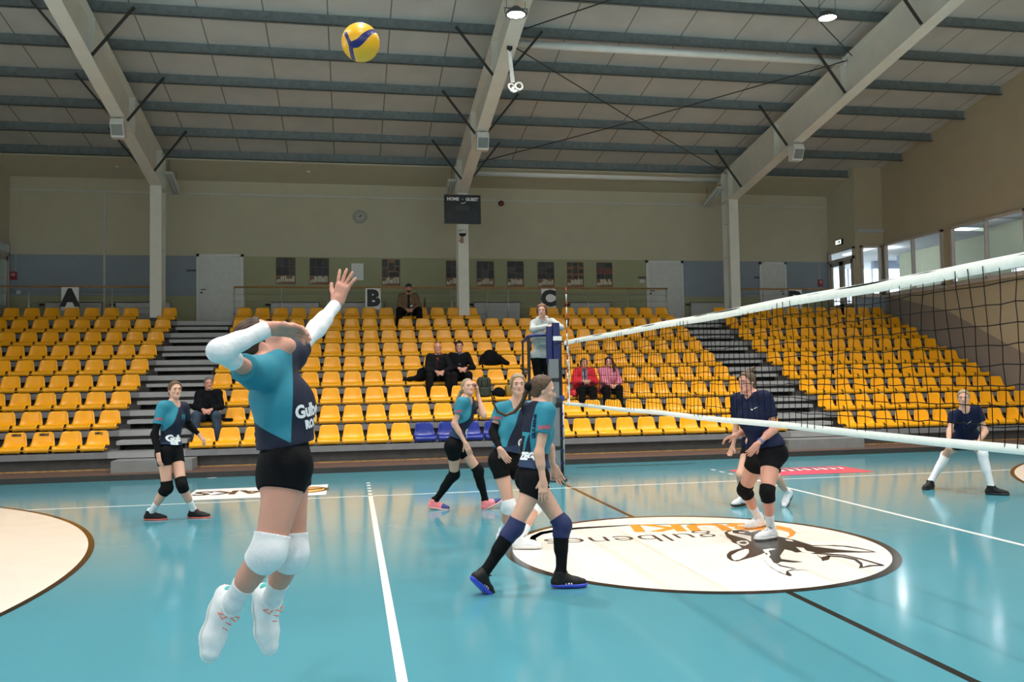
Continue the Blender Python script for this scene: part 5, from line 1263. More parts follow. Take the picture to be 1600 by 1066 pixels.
        r, u = nrm(right), nrm(upv); dd = nrm(np.cross(r, u)) * -1 if d is None else nrm(d)
        bad = []
        for v in bm.verts:
            o = np.array(ctr, float) - s.org + r * v.co.x + u * v.co.y - dd * .25
            h = bv.ray_cast(Vector(o), Vector(dd), .6)
            ok_ = h[0] is not None and (Vector(h[1]).dot(Vector(dd)) < -.12 or Vector(h[1]).dot(Vector(dd)) > .12)
            if ok_: v.co = Vector(h[0]) - Vector(dd) * lift
            else: bad.append(v)
        bmesh.ops.delete(bm, geom=bad, context='VERTS')
        bm.to_mesh(me); bm.free(); me.materials.clear(); me.materials.append(m)
        return link(name, me, target)
def nrmR(R):
    f = nrm(R[0]); l = nrm(R[1] - f * (R[1] @ f)); return np.stack([f, l, np.cross(f, l)])
def zoom(ox, oy, s): return lambda x, y, *r: (ox + x / s, oy + y / s) + r
cloth_black = mat('cloth_black', (.005, .005, .0055), .8, spec=.12, var=.15, scale=30, bump=.2, bscale=90)
shorts_black = mat('shorts_black', (.004, .004, .005), .75, spec=.12, var=.15, scale=20, bump=.15, bscale=60)
pad_black = mat('pad_black', (.005, .005, .0055), .8, spec=.12, var=.2, scale=30)
white_cloth = mat('white_cloth', (.74, .74, .76), .75, var=.04, scale=20, bump=.15, bscale=60)
sock_white = mat('sock_white', (.68, .70, .72), .8, var=.05, scale=30, bump=.2, bscale=120)
shoe_black = mat('shoe_black', (.008, .008, .009), .55, spec=.25, var=.2, scale=30); shoe_white = mat('shoe_white', (.74, .75, .77), .45, var=.06, scale=30)
sole_white = mat('sole_white', (.75, .75, .74), .5); sole_coral = mat('sole_coral', (.75, .14, .10), .5); sole_blue = mat('sole_blue', (.05, .07, .55), .45); shoe_pink = mat('shoe_pink', (.85, .22, .24), .5); lace_blue = mat('lace_blue', (.03, .05, .22), .6)
sole_teal = mat('sole_teal', (.02, .35, .33), .45); coral = mat('coral', (.85, .25, .16), .5); sole_dark = mat('sole_dark', (.015, .015, .016), .5); pad_navy = mat('pad_cloth_navy', (.012, .018, .085), .75, var=.15, scale=30)
print_white = mat('print_white', (.75, .77, .8), .6, var=.05); print_teal = mat('print_teal', (.02, .27, .36), .6); print_red = mat('print_red', (.40, .09, .12), .6, var=.2, scale=60)
navy_tee = mat('navy_jersey', (.007, .011, .038), .75, spec=.15, var=.12, scale=15, bump=.2, bscale=70)
def jersey(i): return two_tone('jersey_teal_navy_%d' % i, teal, navy, 'tone', .7, third=('low', navy2))
def body_frame(s): return lambda v: ((v - s.J['N']) @ s.fc, (v - s.J['N']) @ s.lc, (v - s.J['N']) @ s.uc)
def logo_letters(s, o, text, size, at_lu, sg=1, m=None, rot=0., depth=None, back=False, bold=.004):
    """print centred at (left, up) in chest coordinates on the front (or back) of the garment"""
    l, u = at_lu; r = s.lc if not back else -s.lc; d = -s.fc if not back else s.fc
    c = s.J['N'] + s.lc * l + s.uc * u
    r2 = r * math.cos(rot) + s.uc * math.sin(rot); u2 = -r * math.sin(rot) + s.uc * math.cos(rot)
    return s.decal('print', text, o, c, r2, u2, size, m or print_white, d=d, bold=bold)
BODY = []
# ---- player at left, arms in black sleeves
z = zoom(0, 580, 4.442)
p = Fig('person in teal and navy jersey with black sleeves on both arms', 1.72, .87, h=.0072, gl=1.)
p.hair_m = h_dkbl; p.org = at(273, 815, 0, 2)
p.torso(z(1178, 545), 3.0, z(1205, 232), 0, -38, -38)
p.leg('R', z(1160, 812), z(1045, 985), z=.085, foot_yaw=-12, pref=(.3, -.6, 0)); p.leg('L', z(1262, 790), z(1347, 972), z=.085, foot_yaw=-16, pref=(.3, -.6, 0))
p.arm('R', z(1072, 440), z(1098, 575), 1, -1, hand=z(1108, 640), palm=(.6, .6, 0), curl=.45); p.arm('L', z(1310, 375), z(1382, 440), 1, 0, hand=z(1420, 490), palm=(-.3, .3, -1), curl=.55)
p.head(z(1216, 135), 0, dirv(-60, 6))
p.flesh(); f = body_frame(p)
p.hair(h_dkbl, [p.strand([(-.09, 0, .03), (-.12, 0, -.02), (-.115, .0, -.07)], .03, .02)])
ton = lambda v: (lambda a, l, u: l - .03 - .5 * u)(*f(v))
o = p.top(jersey(1), sleeve=.62, hem=.06, attr={'tone': lambda v: ton(v), 'low': lambda v: -(f(v)[2] + .46)}, seed=11)
logo_letters(p, o, '19', .085, (.075, -.15), m=print_teal, bold=.002); logo_letters(p, o, 'Gulb', .105, (-.02, -.415), bold=.006); logo_letters(p, o, 'ene', .07, (-.03, -.465), bold=.005)
p.decal('print', 'BANK', o, p.J['SR'] * .55 + p.J['ER'] * .45, V(*dirv(-20)), (0, 0, 1), .034, print_red, d=nrm(p.J['P'] - CAM_P), bold=.004)
p.bottom(shorts_black, leg=.36)
p.tube_cover('arm_sleeve', 'arm', 'R', .45, 1.97, .005, cloth_black); p.tube_cover('arm_sleeve', 'arm', 'L', .45, 1.95, .005, cloth_black)
for sd in 'LR':
    p.pad(sd, pad_black, .8, 1.22); p.sock(sd, sock_white, .62); p.shoe(sd, shoe_black, sole_coral, coral)
BODY.append(p)
FACE_CAM = lambda P: math.degrees(math.atan2(CAM_P[1] - P[1], CAM_P[0] - P[0]))
# ---- player touching her ear
z = zoom(640, 570, 5.33); z2 = zoom(640, 740, 5.33)
p = Fig('person in teal and navy jersey touching the ear, tall black socks and pink shoes', 1.72, .85, h=.0072, gl=.98)
p.hair_m = h_light; p.org = at(725, 800, 0, 2)
p.torso(z(392, 650), 2.63, z(482, 300), 0, -28, -30)
p.leg('R', z(372, 915), z2(208, 235), z=.10, foot_yaw=-16, foot_pitch=-8, pref=(.3, -.5, 0)); p.leg('L', z(570, 880), z2(634, 238), z=.09, foot_yaw=12, foot_pitch=22, pref=(.3, -.5, 0))
p.arm('R', z(372, 490), z(465, 655), 0, -1, hand=z(500, 735), palm=(.2, .9, 0), curl=.3); p.head(z(487, 192), 0, dirv(-72, 14))
W_ = p.J['C'] + p.hf[1] * .125 - p.hf[2] * .085 - p.hf[0] * .0
p.arm('L', E3=ik(z(618, 422), p.J['SL'], W_, .285, .25, V(0, -.3, 0)), W3=W_, hand=(-.12, .1, 1, 0), palm=-p.hf[1], curl=.55)
p.flesh(); f = body_frame(p)
Q = [p.J['C'] - p.hf[0] * .095] + [at(*q, 2.80) for q in (z(430, 225), z(402, 280), z(380, 335))]
p.hair(h_light, [UN([RC(Q[i], Q[i + 1], .03 - .004 * i, .028 - .005 * i) for i in range(3)], .01)], line=.052, thick=.006)
o = p.top(jersey(2), sleeve=.56, hem=.06, attr={'tone': lambda v: (lambda a, l, u: l - .03 - .55 * u)(*f(v)), 'low': lambda v: -(f(v)[2] + .40)}, seed=12)
logo_letters(p, o, 'Gulb', .10, (.05, -.385), bold=.005); logo_letters(p, o, 'ene', .065, (.05, -.435), bold=.005)
p.decal('print', 'BANK', o, p.J['SR'] * .55 + p.J['ER'] * .45, V(*dirv(-10)), (0, 0, 1), .034, print_red, d=nrm(p.J['P'] - CAM_P), bold=.004)
p.bottom(shorts_black, leg=.42)
for sd in 'LR':
    p.sock(sd, cloth_black, .0, .006); p.pad(sd, pad_black, .84, 1.2); p.shoe(sd, shoe_pink, mat('sole_pale_pink', (.85, .5, .48), .5), lace_blue)
    X, R, ft = p.foot_items(sd, .0105); q = CUT(UN(ft[1:3], .02), [(-R[0], X(.10, 0, 0)), (-R[2], X(0, 0, -.066))]); sdf_obj('toe_cap', q, .006, lace_blue, p.o, None, p.org)
BODY.append(p)
# ---- blonde player with one black sleeve
p = Fig('blonde person in teal and navy jersey with one black arm sleeve', 1.74, .90, h=.007, gl=1.02)
p.hair_m = h_blond; p.org = at(810, 850, 0, 2)
p.torso(z(800, 775), .35, z(893, 318), -.25, -55, -60, shr=z(752, 372, -.6), shl=z(958, 350, .6))
p.leg('R', z2(828, 262), z2(788, 485), z=.10, foot_yaw=-10, pref=(.2, -.6, 0)); p.leg('L', (838, 790), z2(925, 545), z=.10, foot_yaw=-12, pref=(.3, -.5, 0))
p.arm('R', z(695, 560), z(752, 705), 0, -1, hand=z(818, 800), palm=(.4, .8, .1), curl=.4); p.arm('L', (832, 690), (828, 712), 1, -1, curl=.4)
p.head(z(902, 172), -1, dirv(-92, 4))
p.flesh(); f = body_frame(p)
p.hair(h_blond, [p.strand([(-.09, 0, .04), (-.125, 0, 0), (-.12, 0, -.08), (-.10, .01, -.15)], .03, .014), p.strand([(.045, .05, .08), (.035, .072, .03), (.02, .078, -.03)], .014, .008), p.strand([(.045, -.05, .08), (.035, -.072, .03), (.02, -.078, -.03)], .014, .008)])
o = p.top(jersey(3), sleeve=.5, hem=.07, attr={'tone': lambda v: (lambda a, l, u: l - .03 - .52 * u)(*f(v)), 'low': lambda v: -(f(v)[2] + .41)}, seed=13)
logo_letters(p, o, 'Gulb', .10, (.05, -.41), bold=.006, rot=-.2); logo_letters(p, o, 'ene', .07, (.05, -.455), bold=.005, rot=-.25)
p.decal('print', 'BANK', o, p.J['SR'] * .6 + p.J['ER'] * .4, V(*dirv(-30)), (0, 0, 1), .036, print_red, d=nrm(p.J['P'] - CAM_P), bold=.004)
p.bottom(shorts_black, leg=.36)
p.tube_cover('arm_sleeve', 'arm', 'R', .62, 1.95, .005, cloth_black)
for sd in 'LR': p.pad(sd, white_cloth, .88, 1.2); p.sock(sd, sock_white, .62); p.shoe(sd, shoe_white, sole_white, shoe_black)
BODY.append(p)
# ---- number 7, profile
p = Fig('person in teal and navy jersey with number 7 on the back', 1.74, .88, h=.0062, gl=1.)
p.hair_m = h_brown; p.org = at(815, 925, 0, 2)
p.torso(z(1035, 905), -1.45, z(1078, 345), 0, 10, 14)
p.leg('R', z2(872, 452), z2(612, 845), z=.15, foot_yaw=30, foot_pitch=-42, pref=(.8, -.2, 0)); p.leg('L', z2(1272, 428), z2(1262, 848), z=.10, foot_yaw=-6, pref=(.8, 0, 0))
p.arm('R', z(1076, 735), z(1112, 965), -.25, 0, hand=z2(1112, 200), palm=(.3, .9, 0), curl=.3); p.arm('L', z(1165, 690), z(1195, 845), 1, 1, hand=z(1238, 925), palm=(-.2, -.9, 0), curl=.25)
p.head(z(1112, 215), 0, dirv(-10, -8))
p.flesh(); f = body_frame(p)
# the long tail swings out behind her
Q = [at(640 + x / 5.33, 570 + y_ / 5.33, Y) for x, y_, Y in ((985, 180, -1.45), (960, 260, -1.4), (930, 330, -1.34), (875, 392, -1.3), (800, 422, -1.3), (735, 395, -1.34), (695, 318, -1.4), (680, 235, -1.45))]
tail = UN([RC(Q[i], Q[i + 1], .020 - .002 * i, .018 - .002 * i) for i in range(len(Q) - 1)], .01)
p.hair_m = hairm('chestnut', (.085, .052, .032)); p.hair(p.hair_m, [p.strand([(-.08, 0, .03), (-.112, 0, .02), (-.135, 0, .02)], .026, .02), tail], line=.046)
p.add('hair_tie', RC(Q[0] * .94 + p.J['C'] * .06, Q[0] * .98 + p.J['C'] * .02, .034, .034), cloth_black)
o = p.top(jersey(4), sleeve=.52, hem=.05, attr={'tone': lambda v: (lambda a, l, u: np.maximum(np.minimum(l + .079, -(a + .045)), -(u + .37)))(*f(v)), 'low': lambda v: -(f(v)[2] + .42)}, seed=14)
logo_letters(p, o, '7', .21, (-.02, -.30), m=print_teal, back=True, bold=.006)
w = nrm(-p.fc * .75 - p.lc * .66); r_ = nrm(np.cross((0, 0, 1), w))
for txt, sz, du, da in (('ZEGIR', .075, -.40, 0),):
    p.decal('print', txt, o, p.J['N'] + w * .1 + p.uc * du, r_, p.uc, sz, print_white, d=-w, bold=.006)
w = nrm(-p.lc * .6 - p.fc * .8)
p.decal('print', 'GULBENE', o, p.J['N'] + p.uc * -.16 - p.fc * .06 - p.lc * .095, p.uc, nrm(np.cross(w, p.uc)), .045, navy_tee, d=-w, bold=.002)
p.decal('print', 'BANK', o, p.J['SR'] * .6 + p.J['ER'] * .4, V(*dirv(0)), (0, 0, 1), .036, print_red, d=nrm(p.J['P'] - CAM_P), bold=.004)
p.bottom(shorts_black, leg=.36)
for sd in 'LR':
    p.sock(sd, cloth_black, .2, .006); p.pad(sd, pad_navy, .84, 1.25, bulge=.024)
    s_ = p.shoe(sd, shoe_black, sole_blue, shoe_black)
    X, R, ft = p.foot_items(sd, .0)
    for i in range(3):
        b = MB()
        for sg in (-1, 1): b.bar(X(.03 + .022 * i, sg * .047, -.062) - p.org, X(.055 + .022 * i, sg * .036, -.03) - p.org, .010, .004, up=tuple(R[1]))
        b.build('stripe', print_white, s_)
BODY.append(p)
# ---- tall navy player at the net, right of centre
z = zoom(1060, 560, 5.33); z2 = zoom(1060, 700, 5.33)
p = Fig('person in navy shirt with hair bun and wristband, standing on the floor emblem', 1.74, 1.32, h=.0066, skin=skin_pink)
p.hair_m = h_dkbl; p.org = at(1195, 845, 0, 2)
p.torso(z(725, 765), .05, z(618, 318), .0, 192, 200)
p.leg('R', z2(548, 350), z2(668, 585), z=.10, foot_yaw=200, pref=(-.8, -.2, 0)); p.leg('L', z2(738, 372), z2(768, 678), z=.10, foot_yaw=196, pref=(-.8, -.2, 0))
p.arm('L', z(795, 590), z(662, 712), -1, -1, hand=z(600, 785), palm=(.2, .8, .2), curl=.45); p.arm('R', z(560, 610), z(478, 640), 1, -1, hand=z(395, 668), palm=(-.1, -.2, -1), curl=.55)
p.head(z(568, 205), 0, dirv(205, 2))
p.flesh(); f = body_frame(p)
p.hair(h_dkbl, [p.strand([(-.06, 0, .125), (-.085, 0, .14)], .032, .030), p.strand([(-.075, .02, .15), (-.10, .025, .165), (-.12, .02, .15)], .012, .006), p.strand([(-.08, -.02, .14), (-.115, -.015, .145)], .014, .006)])
o = p.top(navy_tee, sleeve=.62, hem=.03, loose=.013, seed=15, slv_flare=.022, amp=.005, belly=.012)
c = [(0, 0), (.012, -.016), (.03, -.018), (.10, .012), (.03, -.006), (.014, -.004), (.004, .01)]
def swoosh(nm, s_):
    me = bpy.data.meshes.new(nm); me.from_pydata([(x * s_, y * s_, 0) for x, y in c], [], [tuple(range(len(c)))]); return me
p.decal('print', swoosh('print', .8), o, p.J['N'] + p.lc * .06 - p.uc * .12, p.lc, p.uc, .08, print_white, d=-p.fc)
sh = p.bottom(shorts_black, leg=.42, loose=.012)
p.decal('print', swoosh('print', .65), sh, p.J['HL'] * .62 + p.J['KL'] * .38 - p.fp * .05, -p.fp, (0, 0, 1), .06, print_white, d=-p.lp)
W, E_ = p.J['WL'], p.J['EL']; d = nrm(W - E_)
p.add('wristband', CUT(p.farm('L', .007), [(-d, W - d * .055), (d, W - d * .028)]), mat('wristband_blue', (.12, .17, .35), .5))
for sd in 'LR':
    p.pad(sd, pad_black, .85, 1.22); p.sock(sd, sock_white, .60)
    s_ = p.shoe(sd, shoe_white, sole_white, shoe_black); X, R, ft = p.foot_items(sd, .0)
    b = MB()
    for sg in (-1, 1): b.box(*[tuple(q) for q in (X(.0, 0, 0) - p.org, X(.001, 0, .001) - p.org)])
    p_ = UN([RC(X(-.04, sg * .03, -.075), X(.0, sg * .036, -.06), .012, .008) for sg in (-1, 1)], .005); sdf_obj('heel_patch', p_, .006, shoe_black, s_, None, p.org)
    p_ = UN([RC(X(.115, sg * .03, -.045), X(.135, sg * .02, -.042), .009, .007) for sg in (-1, 1)], .002); sdf_obj('toe_spot', p_, .006, mat('toe_spot', (.8, .2, .25), .5), s_, None, p.org)
BODY.append(p)
# ---- player half hidden behind her
p = Fig('person in navy shirt mostly hidden behind the player with the hair bun', 1.70, 1.0, h=.008)
p.hair_m = h_brown; p.org = at(1190, 790, 0, 2)
p.torso(z(640, 690), 2.0, z(560, 300), 0, 205, 210)
p.leg('R', (1157, 742), (1160, 778), z=.10, foot_yaw=205, pref=(-.5, -.3, 0)); p.leg('L', (1212, 745), z2(905, 372), z=.17, foot_yaw=215, foot_pitch=-38, pref=(-.5, -.3, 0))
p.arm('R', z(480, 600), z(455, 730), 0, 0, hand=z(432, 795), palm=(-.3, -.3, 0), curl=.75); p.arm('L', (1170, 690), (1178, 715), -1, -1, curl=.5)
p.head((1169, 598), 0, dirv(205, 0))
p.flesh(); p.hair(h_brown, [p.strand([(-.09, 0, .03), (-.13, 0, -.02)], .03, .02)])
p.top(navy_tee, sleeve=.62, hem=-.05, seed=16); p.bottom(shorts_black, leg=.42)
for sd in 'LR':
    p.sock(sd, sock_white, .8); s_ = p.shoe(sd, shoe_white, sole_dark, shoe_white); X, R, ft = p.foot_items(sd, .0)
    for i in range(3):
        b = MB()
        for sg in (-1, 1): b.bar(X(.02 + .024 * i, sg * .048, -.062) - p.org, X(.048 + .024 * i, sg * .037, -.028) - p.org, .011, .004, up=tuple(R[1]))
        b.build('stripe', shoe_black, s_)
BODY.append(p)
# ---- far right player in a ready stance
z = zoom(1360, 560, 4.442)
p = Fig('person in navy jersey and tall white socks crouching in a ready stance', 1.72, .90, h=.0076, gl=1.)
p.hair_m = h_dkbl; p.org = at(1500, 772, 0, 2)
p.torso(z(662, 560), 2.5, z(655, 365), -1, -105, -105)
p.leg('R', z(522, 672), z(415, 862), z=.09, foot_yaw=-152, pref=(0, -.8, 0)); p.leg('L', z(778, 662), z(842, 900), z=.09, foot_yaw=-40, pref=(0, -.8, 0))
p.arm('R', z(552, 500), z(540, 585), -.4, -1, hand=z(545, 645), palm=(.8, .2, 0), curl=.5); p.arm('L', z(797, 505), z(745, 590), -.4, -1, hand=z(690, 645), palm=(-.8, .2, 0), curl=.7)
p.head(z(647, 278), -1, dirv(-132, 2))
p.flesh(); f = body_frame(p)
p.hair(h_blond, [p.strand([(-.09, 0, .03), (-.125, 0, -.02), (-.11, .03, -.08)], .03, .016)])
o = p.top(navy_tee, sleeve=.55, hem=.03, seed=17)
p.decal('print', swoosh('print', 1.), o, p.J['N'] - p.lc * .06 - p.uc * .12, p.lc, p.uc, .08, print_white, d=-p.fc)
p.bottom(shorts_black, leg=.34)
for sd in 'LR': p.sock(sd, sock_white, -.0, .007); p.pad(sd, white_cloth, .97, 1.18, .008, .01); p.shoe(sd, shoe_black, sole_dark, shoe_black)
BODY.append(p)
# ---- the jumping hitter
z = zoom(280, 420, 3.333); z2 = zoom(280, 700, 2.914)
p = Fig('person jumping with raised arms in white sleeves and white knee pads', 1.76, .80, h=.0052, skin=skin_pink, gl=.98)
p.hair_m = h_brown; p.org = at(400, 720, -4.55) * V(1, 1, 0)
p.torso(z2(490, 45), -4.55, z(482, 478), 0, 4, 0)
p.J['SR'] = solve(p.J['N'] - p.uc * .03, z(392, 545), .19, -1); p.J['SL'] = solve(p.J['N'] - p.uc * .01, z(588, 452), .19, 1); p.lc = nrm(p.J['SL'] - p.J['SR']); p.fc = nrm(np.cross(p.lc, p.up)); p.uc = nrm(np.cross(p.fc, p.lc))
p.leg('R', z2(408, 470), z2(225, 725), toe=z2(150, 1005), ks=0, as_=.6); p.leg('L', z2(512, 475), z2(415, 700), toe=z2(445, 925), ks=0, as_=.6)
p.ga = .76; p.arch = .022
p.arm('R', z(203, 430), z(462, 312), -1, .5, hand=z(560, 318), palm=(.3, -.5, -.8), curl=.62, spread=.15); p.arm('L', z(708, 318), z(818, 185), .8, .8, hand=z(858, 75), palm=(.55, .8, .1), curl=.12, spread=.34)
p.head(z(440, 393), 0, dirv(-4, 50), up=V(-.75, 0, .66))
p.flesh(); f = body_frame(p)
p.hair(h_brown, [p.strand([(-.085, 0, .02), (-.12, 0, -.0), (-.135, .0, -.06), (-.12, .01, -.12)], .036, .016)])
o = p.top(jersey(5), sleeve=.30, hem=.055, loose=.010, attr={'tone': lambda v: (lambda a, l, u: np.maximum(a * .89 + l * .45 - .056 - .26 * (u + .1), -(u + .315 + .8 * (a * .89 + l * .45))))(*f(v)), 'low': lambda v: -(f(v)[2] + .335)}, seed=21, amp=.006, slv_flare=.016, waist=.0)
w = nrm((.72, -.69, 0)); w = nrm(w - p.up * (w @ p.up)); r_ = nrm(np.cross(p.up, w)); c_ = at(474, 645, -4.70)
p.decal('print', 'Gulbene', o, c_ + r_ * .115, r_, p.up, .07, print_white, d=-w, bold=.003); p.decal('print', 'ROCKS', o, c_ + r_ * .11 - p.up * .055, r_, p.up, .045, print_white, d=-w, bold=.003)
w = nrm(-p.fc * .75 - p.lc * .66); r_ = nrm(np.cross((0, 0, 1), w))
p.decal('print', 'ZE', o, p.J['P'] + p.up * .105 - p.fc * .05, r_, p.up, .055, print_white, d=-w, bold=.003)
p.bottom(shorts_black, leg=.27, loose=.010)
for sd, t0 in (('R', .56), ('L', .42)): p.tube_cover('arm_sleeve', 'arm', sd, t0, 1.97, .0065, white_cloth)
for sd in 'LR':
    p.pad(sd, white_cloth, .80, 1.23, .010, .022); p.sock(sd, sock_white, .60)
    X, R, ft = p.foot_items(sd, 0)
    s_ = p.shoe(sd, shoe_white, sole_white, coral)
    q = CUT(UN([RC(X(-.05, 0, -.03), X(-.045, 0, -.06), .033, .036)], .01), [(R[0], X(-.045, 0, 0)), (-R[2], X(0, 0, -.066))]); sdf_obj('heel_counter', q, .006, mat('heel_teal', (.03, .42, .40), .5), s_, None, p.org)
BODY.append(p)
# ---- referee on the stand
z = zoom(820, 440, 8.883); z3 = zoom(810, 500, 8.883)
grey_hood = mat('hoodie_grey', (.36, .39, .385), .85, var=.08, scale=14, bump=.3, bscale=60)
p = Fig('person in light grey hoodie leaning on the referee stand rail with a whistle', 1.70, .86, h=.0085)
p.hair_m = hairm('auburn', (.13, .065, .035)); p.org = V(*at(850, 600, 5.95)) * V(1, 1, 0) + V(0, 0, PLZ)
p.torso(z(228, 1010), 6.0, z(240, 528), -.5, -100, -98)
p.J['SR'] = solve(p.J['N'], z(118, 598), .18, 0); p.J['SL'] = solve(p.J['N'], z(392, 570), .18, 0); p.lc = nrm(p.J['SL'] - p.J['SR']); p.fc = nrm(np.cross(p.lc, p.up)); p.uc = nrm(np.cross(p.fc, p.lc))
A0 = p.J['P'] * V(1, 1, 0)
p.leg('R', None, None, A3=A0 + V(-.02, -.02, PLZ + .09), K3=p.J['HR'] * .5 + (A0 + V(-.02, -.02, PLZ + .09)) * .5 + V(0, -.02, 0), foot_yaw=-110); p.leg('L', None, None, A3=A0 + V(.15, .0, PLZ + .09), K3=p.J['HL'] * .5 + (A0 + V(.15, 0, PLZ + .09)) * .5 + V(0, -.02, 0), foot_yaw=-80)
p.arm('R', z(110, 668), z(345, 622), -1, -.5, hand=z(410, 600), palm=(0, .3, -1), curl=.4); p.arm('L', z(505, 640), z(365, 618), -1, -.5, hand=z(310, 655), palm=(0, .3, -1), curl=.4)
p.head(z(238, 405), -1, dirv(-108, -2))
p.flesh(); p.hair(p.hair_m, [p.strand([(.03, s_ * .055, .085), (.03, s_ * .082, .02), (.01, s_ * .084, -.05)], .022, .014) for s_ in (-1, 1)], low=-.075)
hood = UN([RC(p.J['N'] + p.lc * .075 + p.uc * .02 - p.fc * .02, p.J['N'] - p.fc * .085 + p.uc * .03, .038, .045), RC(p.J['N'] - p.lc * .075 + p.uc * .02 - p.fc * .02, p.J['N'] - p.fc * .085 + p.uc * .03, .038, .045), RC(p.J['N'] + p.lc * .07 + p.uc * .02, p.J['N'] + p.fc * .075 - p.uc * .03, .034, .022), RC(p.J['N'] - p.lc * .07 + p.uc * .02, p.J['N'] + p.fc * .075 - p.uc * .03, .034, .022)], .02)
o = p.top(grey_hood, 'hoodie', 'long', .018, -.06, .006, waist=.04, collar=.001, seed=31, cuff=.9); p.add('hood', hood, grey_hood)
q = BX(p.J['N'] - p.uc * .36 + p.fc * .135, (.02, .11, .07), np.stack([p.fc, p.lc, p.uc]), .015); p.add('front_pocket', q, grey_hood)
p.bottom(cloth_black, 'trousers', 'long', .016); [p.shoe(sd, shoe_black, sole_dark, shoe_black) for sd in 'LR']
b = MB(); c_ = p.J['C'] + (p.hf[0] * .098 - p.hf[2] * .062) * p.k; b.tube([c_ - p.org, c_ + p.hf[0] * .035 - p.org], .009, black, n=8); b.tube([c_ + p.hf[0] * .03 - p.org, p.J['N'] + p.fc * .11 - p.uc * .02 - p.org, p.J['N'] + p.fc * .13 - p.uc * .12 - p.org], .003, white_paint, n=5); b.build('whistle', None, p.o)
BODY.append(p)
# ---- spectators on the seats
dark_coat = mat('coat_black', (.006, .0065, .008), .85, spec=.1, var=.2, scale=12, bump=.3, bscale=40); denim = mat('denim', (.045, .065, .10), .85, spec=.15, var=.25, scale=10, bump=.2, bscale=50)
charcoal = mat('hoodie_charcoal', (.012, .012, .014), .85, spec=.1, var=.2, scale=14); dark_red = mat('hood_red', (.16, .012, .018), .8, var=.15); red_coat = mat('parka_red', (.62, .018, .035), .6, var=.12, scale=14, bump=.3, bscale=30)
pink_coat = mat('jacket_pink', (.58, .17, .24), .75, var=.1, scale=14, bump=.3, bscale=30); scarf_blue = mat('scarf_blue', (.10, .15, .26), .8, var=.15); trous = mat('trousers_dark', (.008, .008, .009), .85, spec=.1, var=.2)
def seated(label, blk, idx, row, org_dx=0, px=None, H=1.76, girth=.92, fem=False, skin=skin_pink, lean=.16, knees=.15, feet=.16, hands=(0, -.36, .12), hx=.03, face=-95, hm=h_black, yaw=-92, dz=0, side=0.):
    p = Fig(label, H, girth, fem, .0105, skin); x = seat_xs(blk, row)[idx] + org_dx if px is None else float(at(px, 590, TY[row] + .26)[0])
    p.hair_m = hm; P = V(x, TY[row] + .06 + .2, TZ[row] + .12 + .105 + dz); p.org = V(x, TY[row] - .17, TZ[row - 1])
    up = nrm((side, -lean, .47)); N = P + up * p.lens()['sp']
    p.torso(None, None, None, 0, yaw, yaw, P3=P, N3=N)
    for sd, s_ in (('R', -1), ('L', 1)):
        K = P + V(s_ * knees, -.42 * p.k, .035); A = V(x + s_ * feet, K[1] - .03, TZ[row - 1] + .09); p.leg(sd, None, None, A3=A, K3=K, foot_yaw=-92 + s_ * 12)
        S = p.J['S' + sd]; Hd = P + V(hands[0] + s_ * hx, hands[1], hands[2]); mid = (S + Hd) / 2; d = np.linalg.norm(Hd - S); e = math.sqrt(max(.0, (.27 * p.k) ** 2 - d * d / 4)); dn = nrm(V(s_ * .75, .2, -.6)); v = nrm(Hd - S); dn = nrm(dn - v * (dn @ v))
        p.arm(sd, E3=mid + dn * e, W3=Hd - v * 0 + V(s_ * .045, .05, .02), hand=(-s_ * .75, -.6, -.25, 0), palm=(-s_ * .5, .3, -.8), curl=.5)
    p.head(C3=N + nrm(V(side * .3, -.25, 1)) * .175 * p.k, face=dirv(face, 0)); p.flesh(); return p
# grey haired man by the left stair
p = seated('person, grey haired man in a dark jacket and jeans sitting alone beside the left stair', 'B', 0, 1, face=-70, hm=h_grey, lean=.10, knees=.19, feet=.2, girth=1.0)
p.hair(h_grey, line=.058, thick=.010); p.top(dark_coat, 'jacket', 'long', .034, -.10, .008, collar=.01, seed=41, belly=.02, neck_r=.06, cuff=.9); p.bottom(denim, 'jeans', 'long', .02); [p.shoe(s_, shoe_black, sole_dark, shoe_black) for s_ in 'LR']
p.add('collar', CUT(RC(p.J['N'] - p.uc * .02, p.J['N'] + p.uc * .045, .085, .078), [(p.uc, p.J['N'] + p.uc * .05)], [RC(p.J['N'], p.J['N'] + p.uc * .3, .055, .07)]), dark_coat)
# man with cap on the top row
tan_j = two_tone('jacket_tan', (.16, .105, .055), (.012, .012, .012), 'tone', .85)
p = seated('person with black cap, beard and tan jacket sitting in the topmost row', 'B', 9, 8, org_dx=.12, H=1.84, girth=.98, lean=.24, knees=.26, feet=.30, hands=(0.02, -.36, .05), face=-92, hm=h_black); f = body_frame(p)
p.hair(h_black, line=.05, thick=.006); C, (ff, ll, uu), k = p.J['C'], p.hf, p.k
p.add('beard', CUT(UN([EL(C + (ff * .035 - uu * .065) * k, V(.058, .056, .05) * k, p.hf), RC(C + (ff * .07 - uu * .1) * k, C + (ff * .065 - uu * .095) * k, .024 * k, .024 * k)], .02), [(uu, C - uu * .035 * k)], [EL(C + (ff * .1 - uu * .055) * k, V(.03, .02, .012) * k, p.hf)]), h_black)
p.add('cap', UN([CUT(EL(C + uu * .045 * k - ff * .01, V(.106, .086, .09) * k, p.hf), [(-uu, C + uu * .045 * k)]), CUT(EL(C + (ff * .10 + uu * .05) * k, V(.075, .065, .02) * k, p.hf), [(-uu, C + uu * .048 * k)])], .01), black)
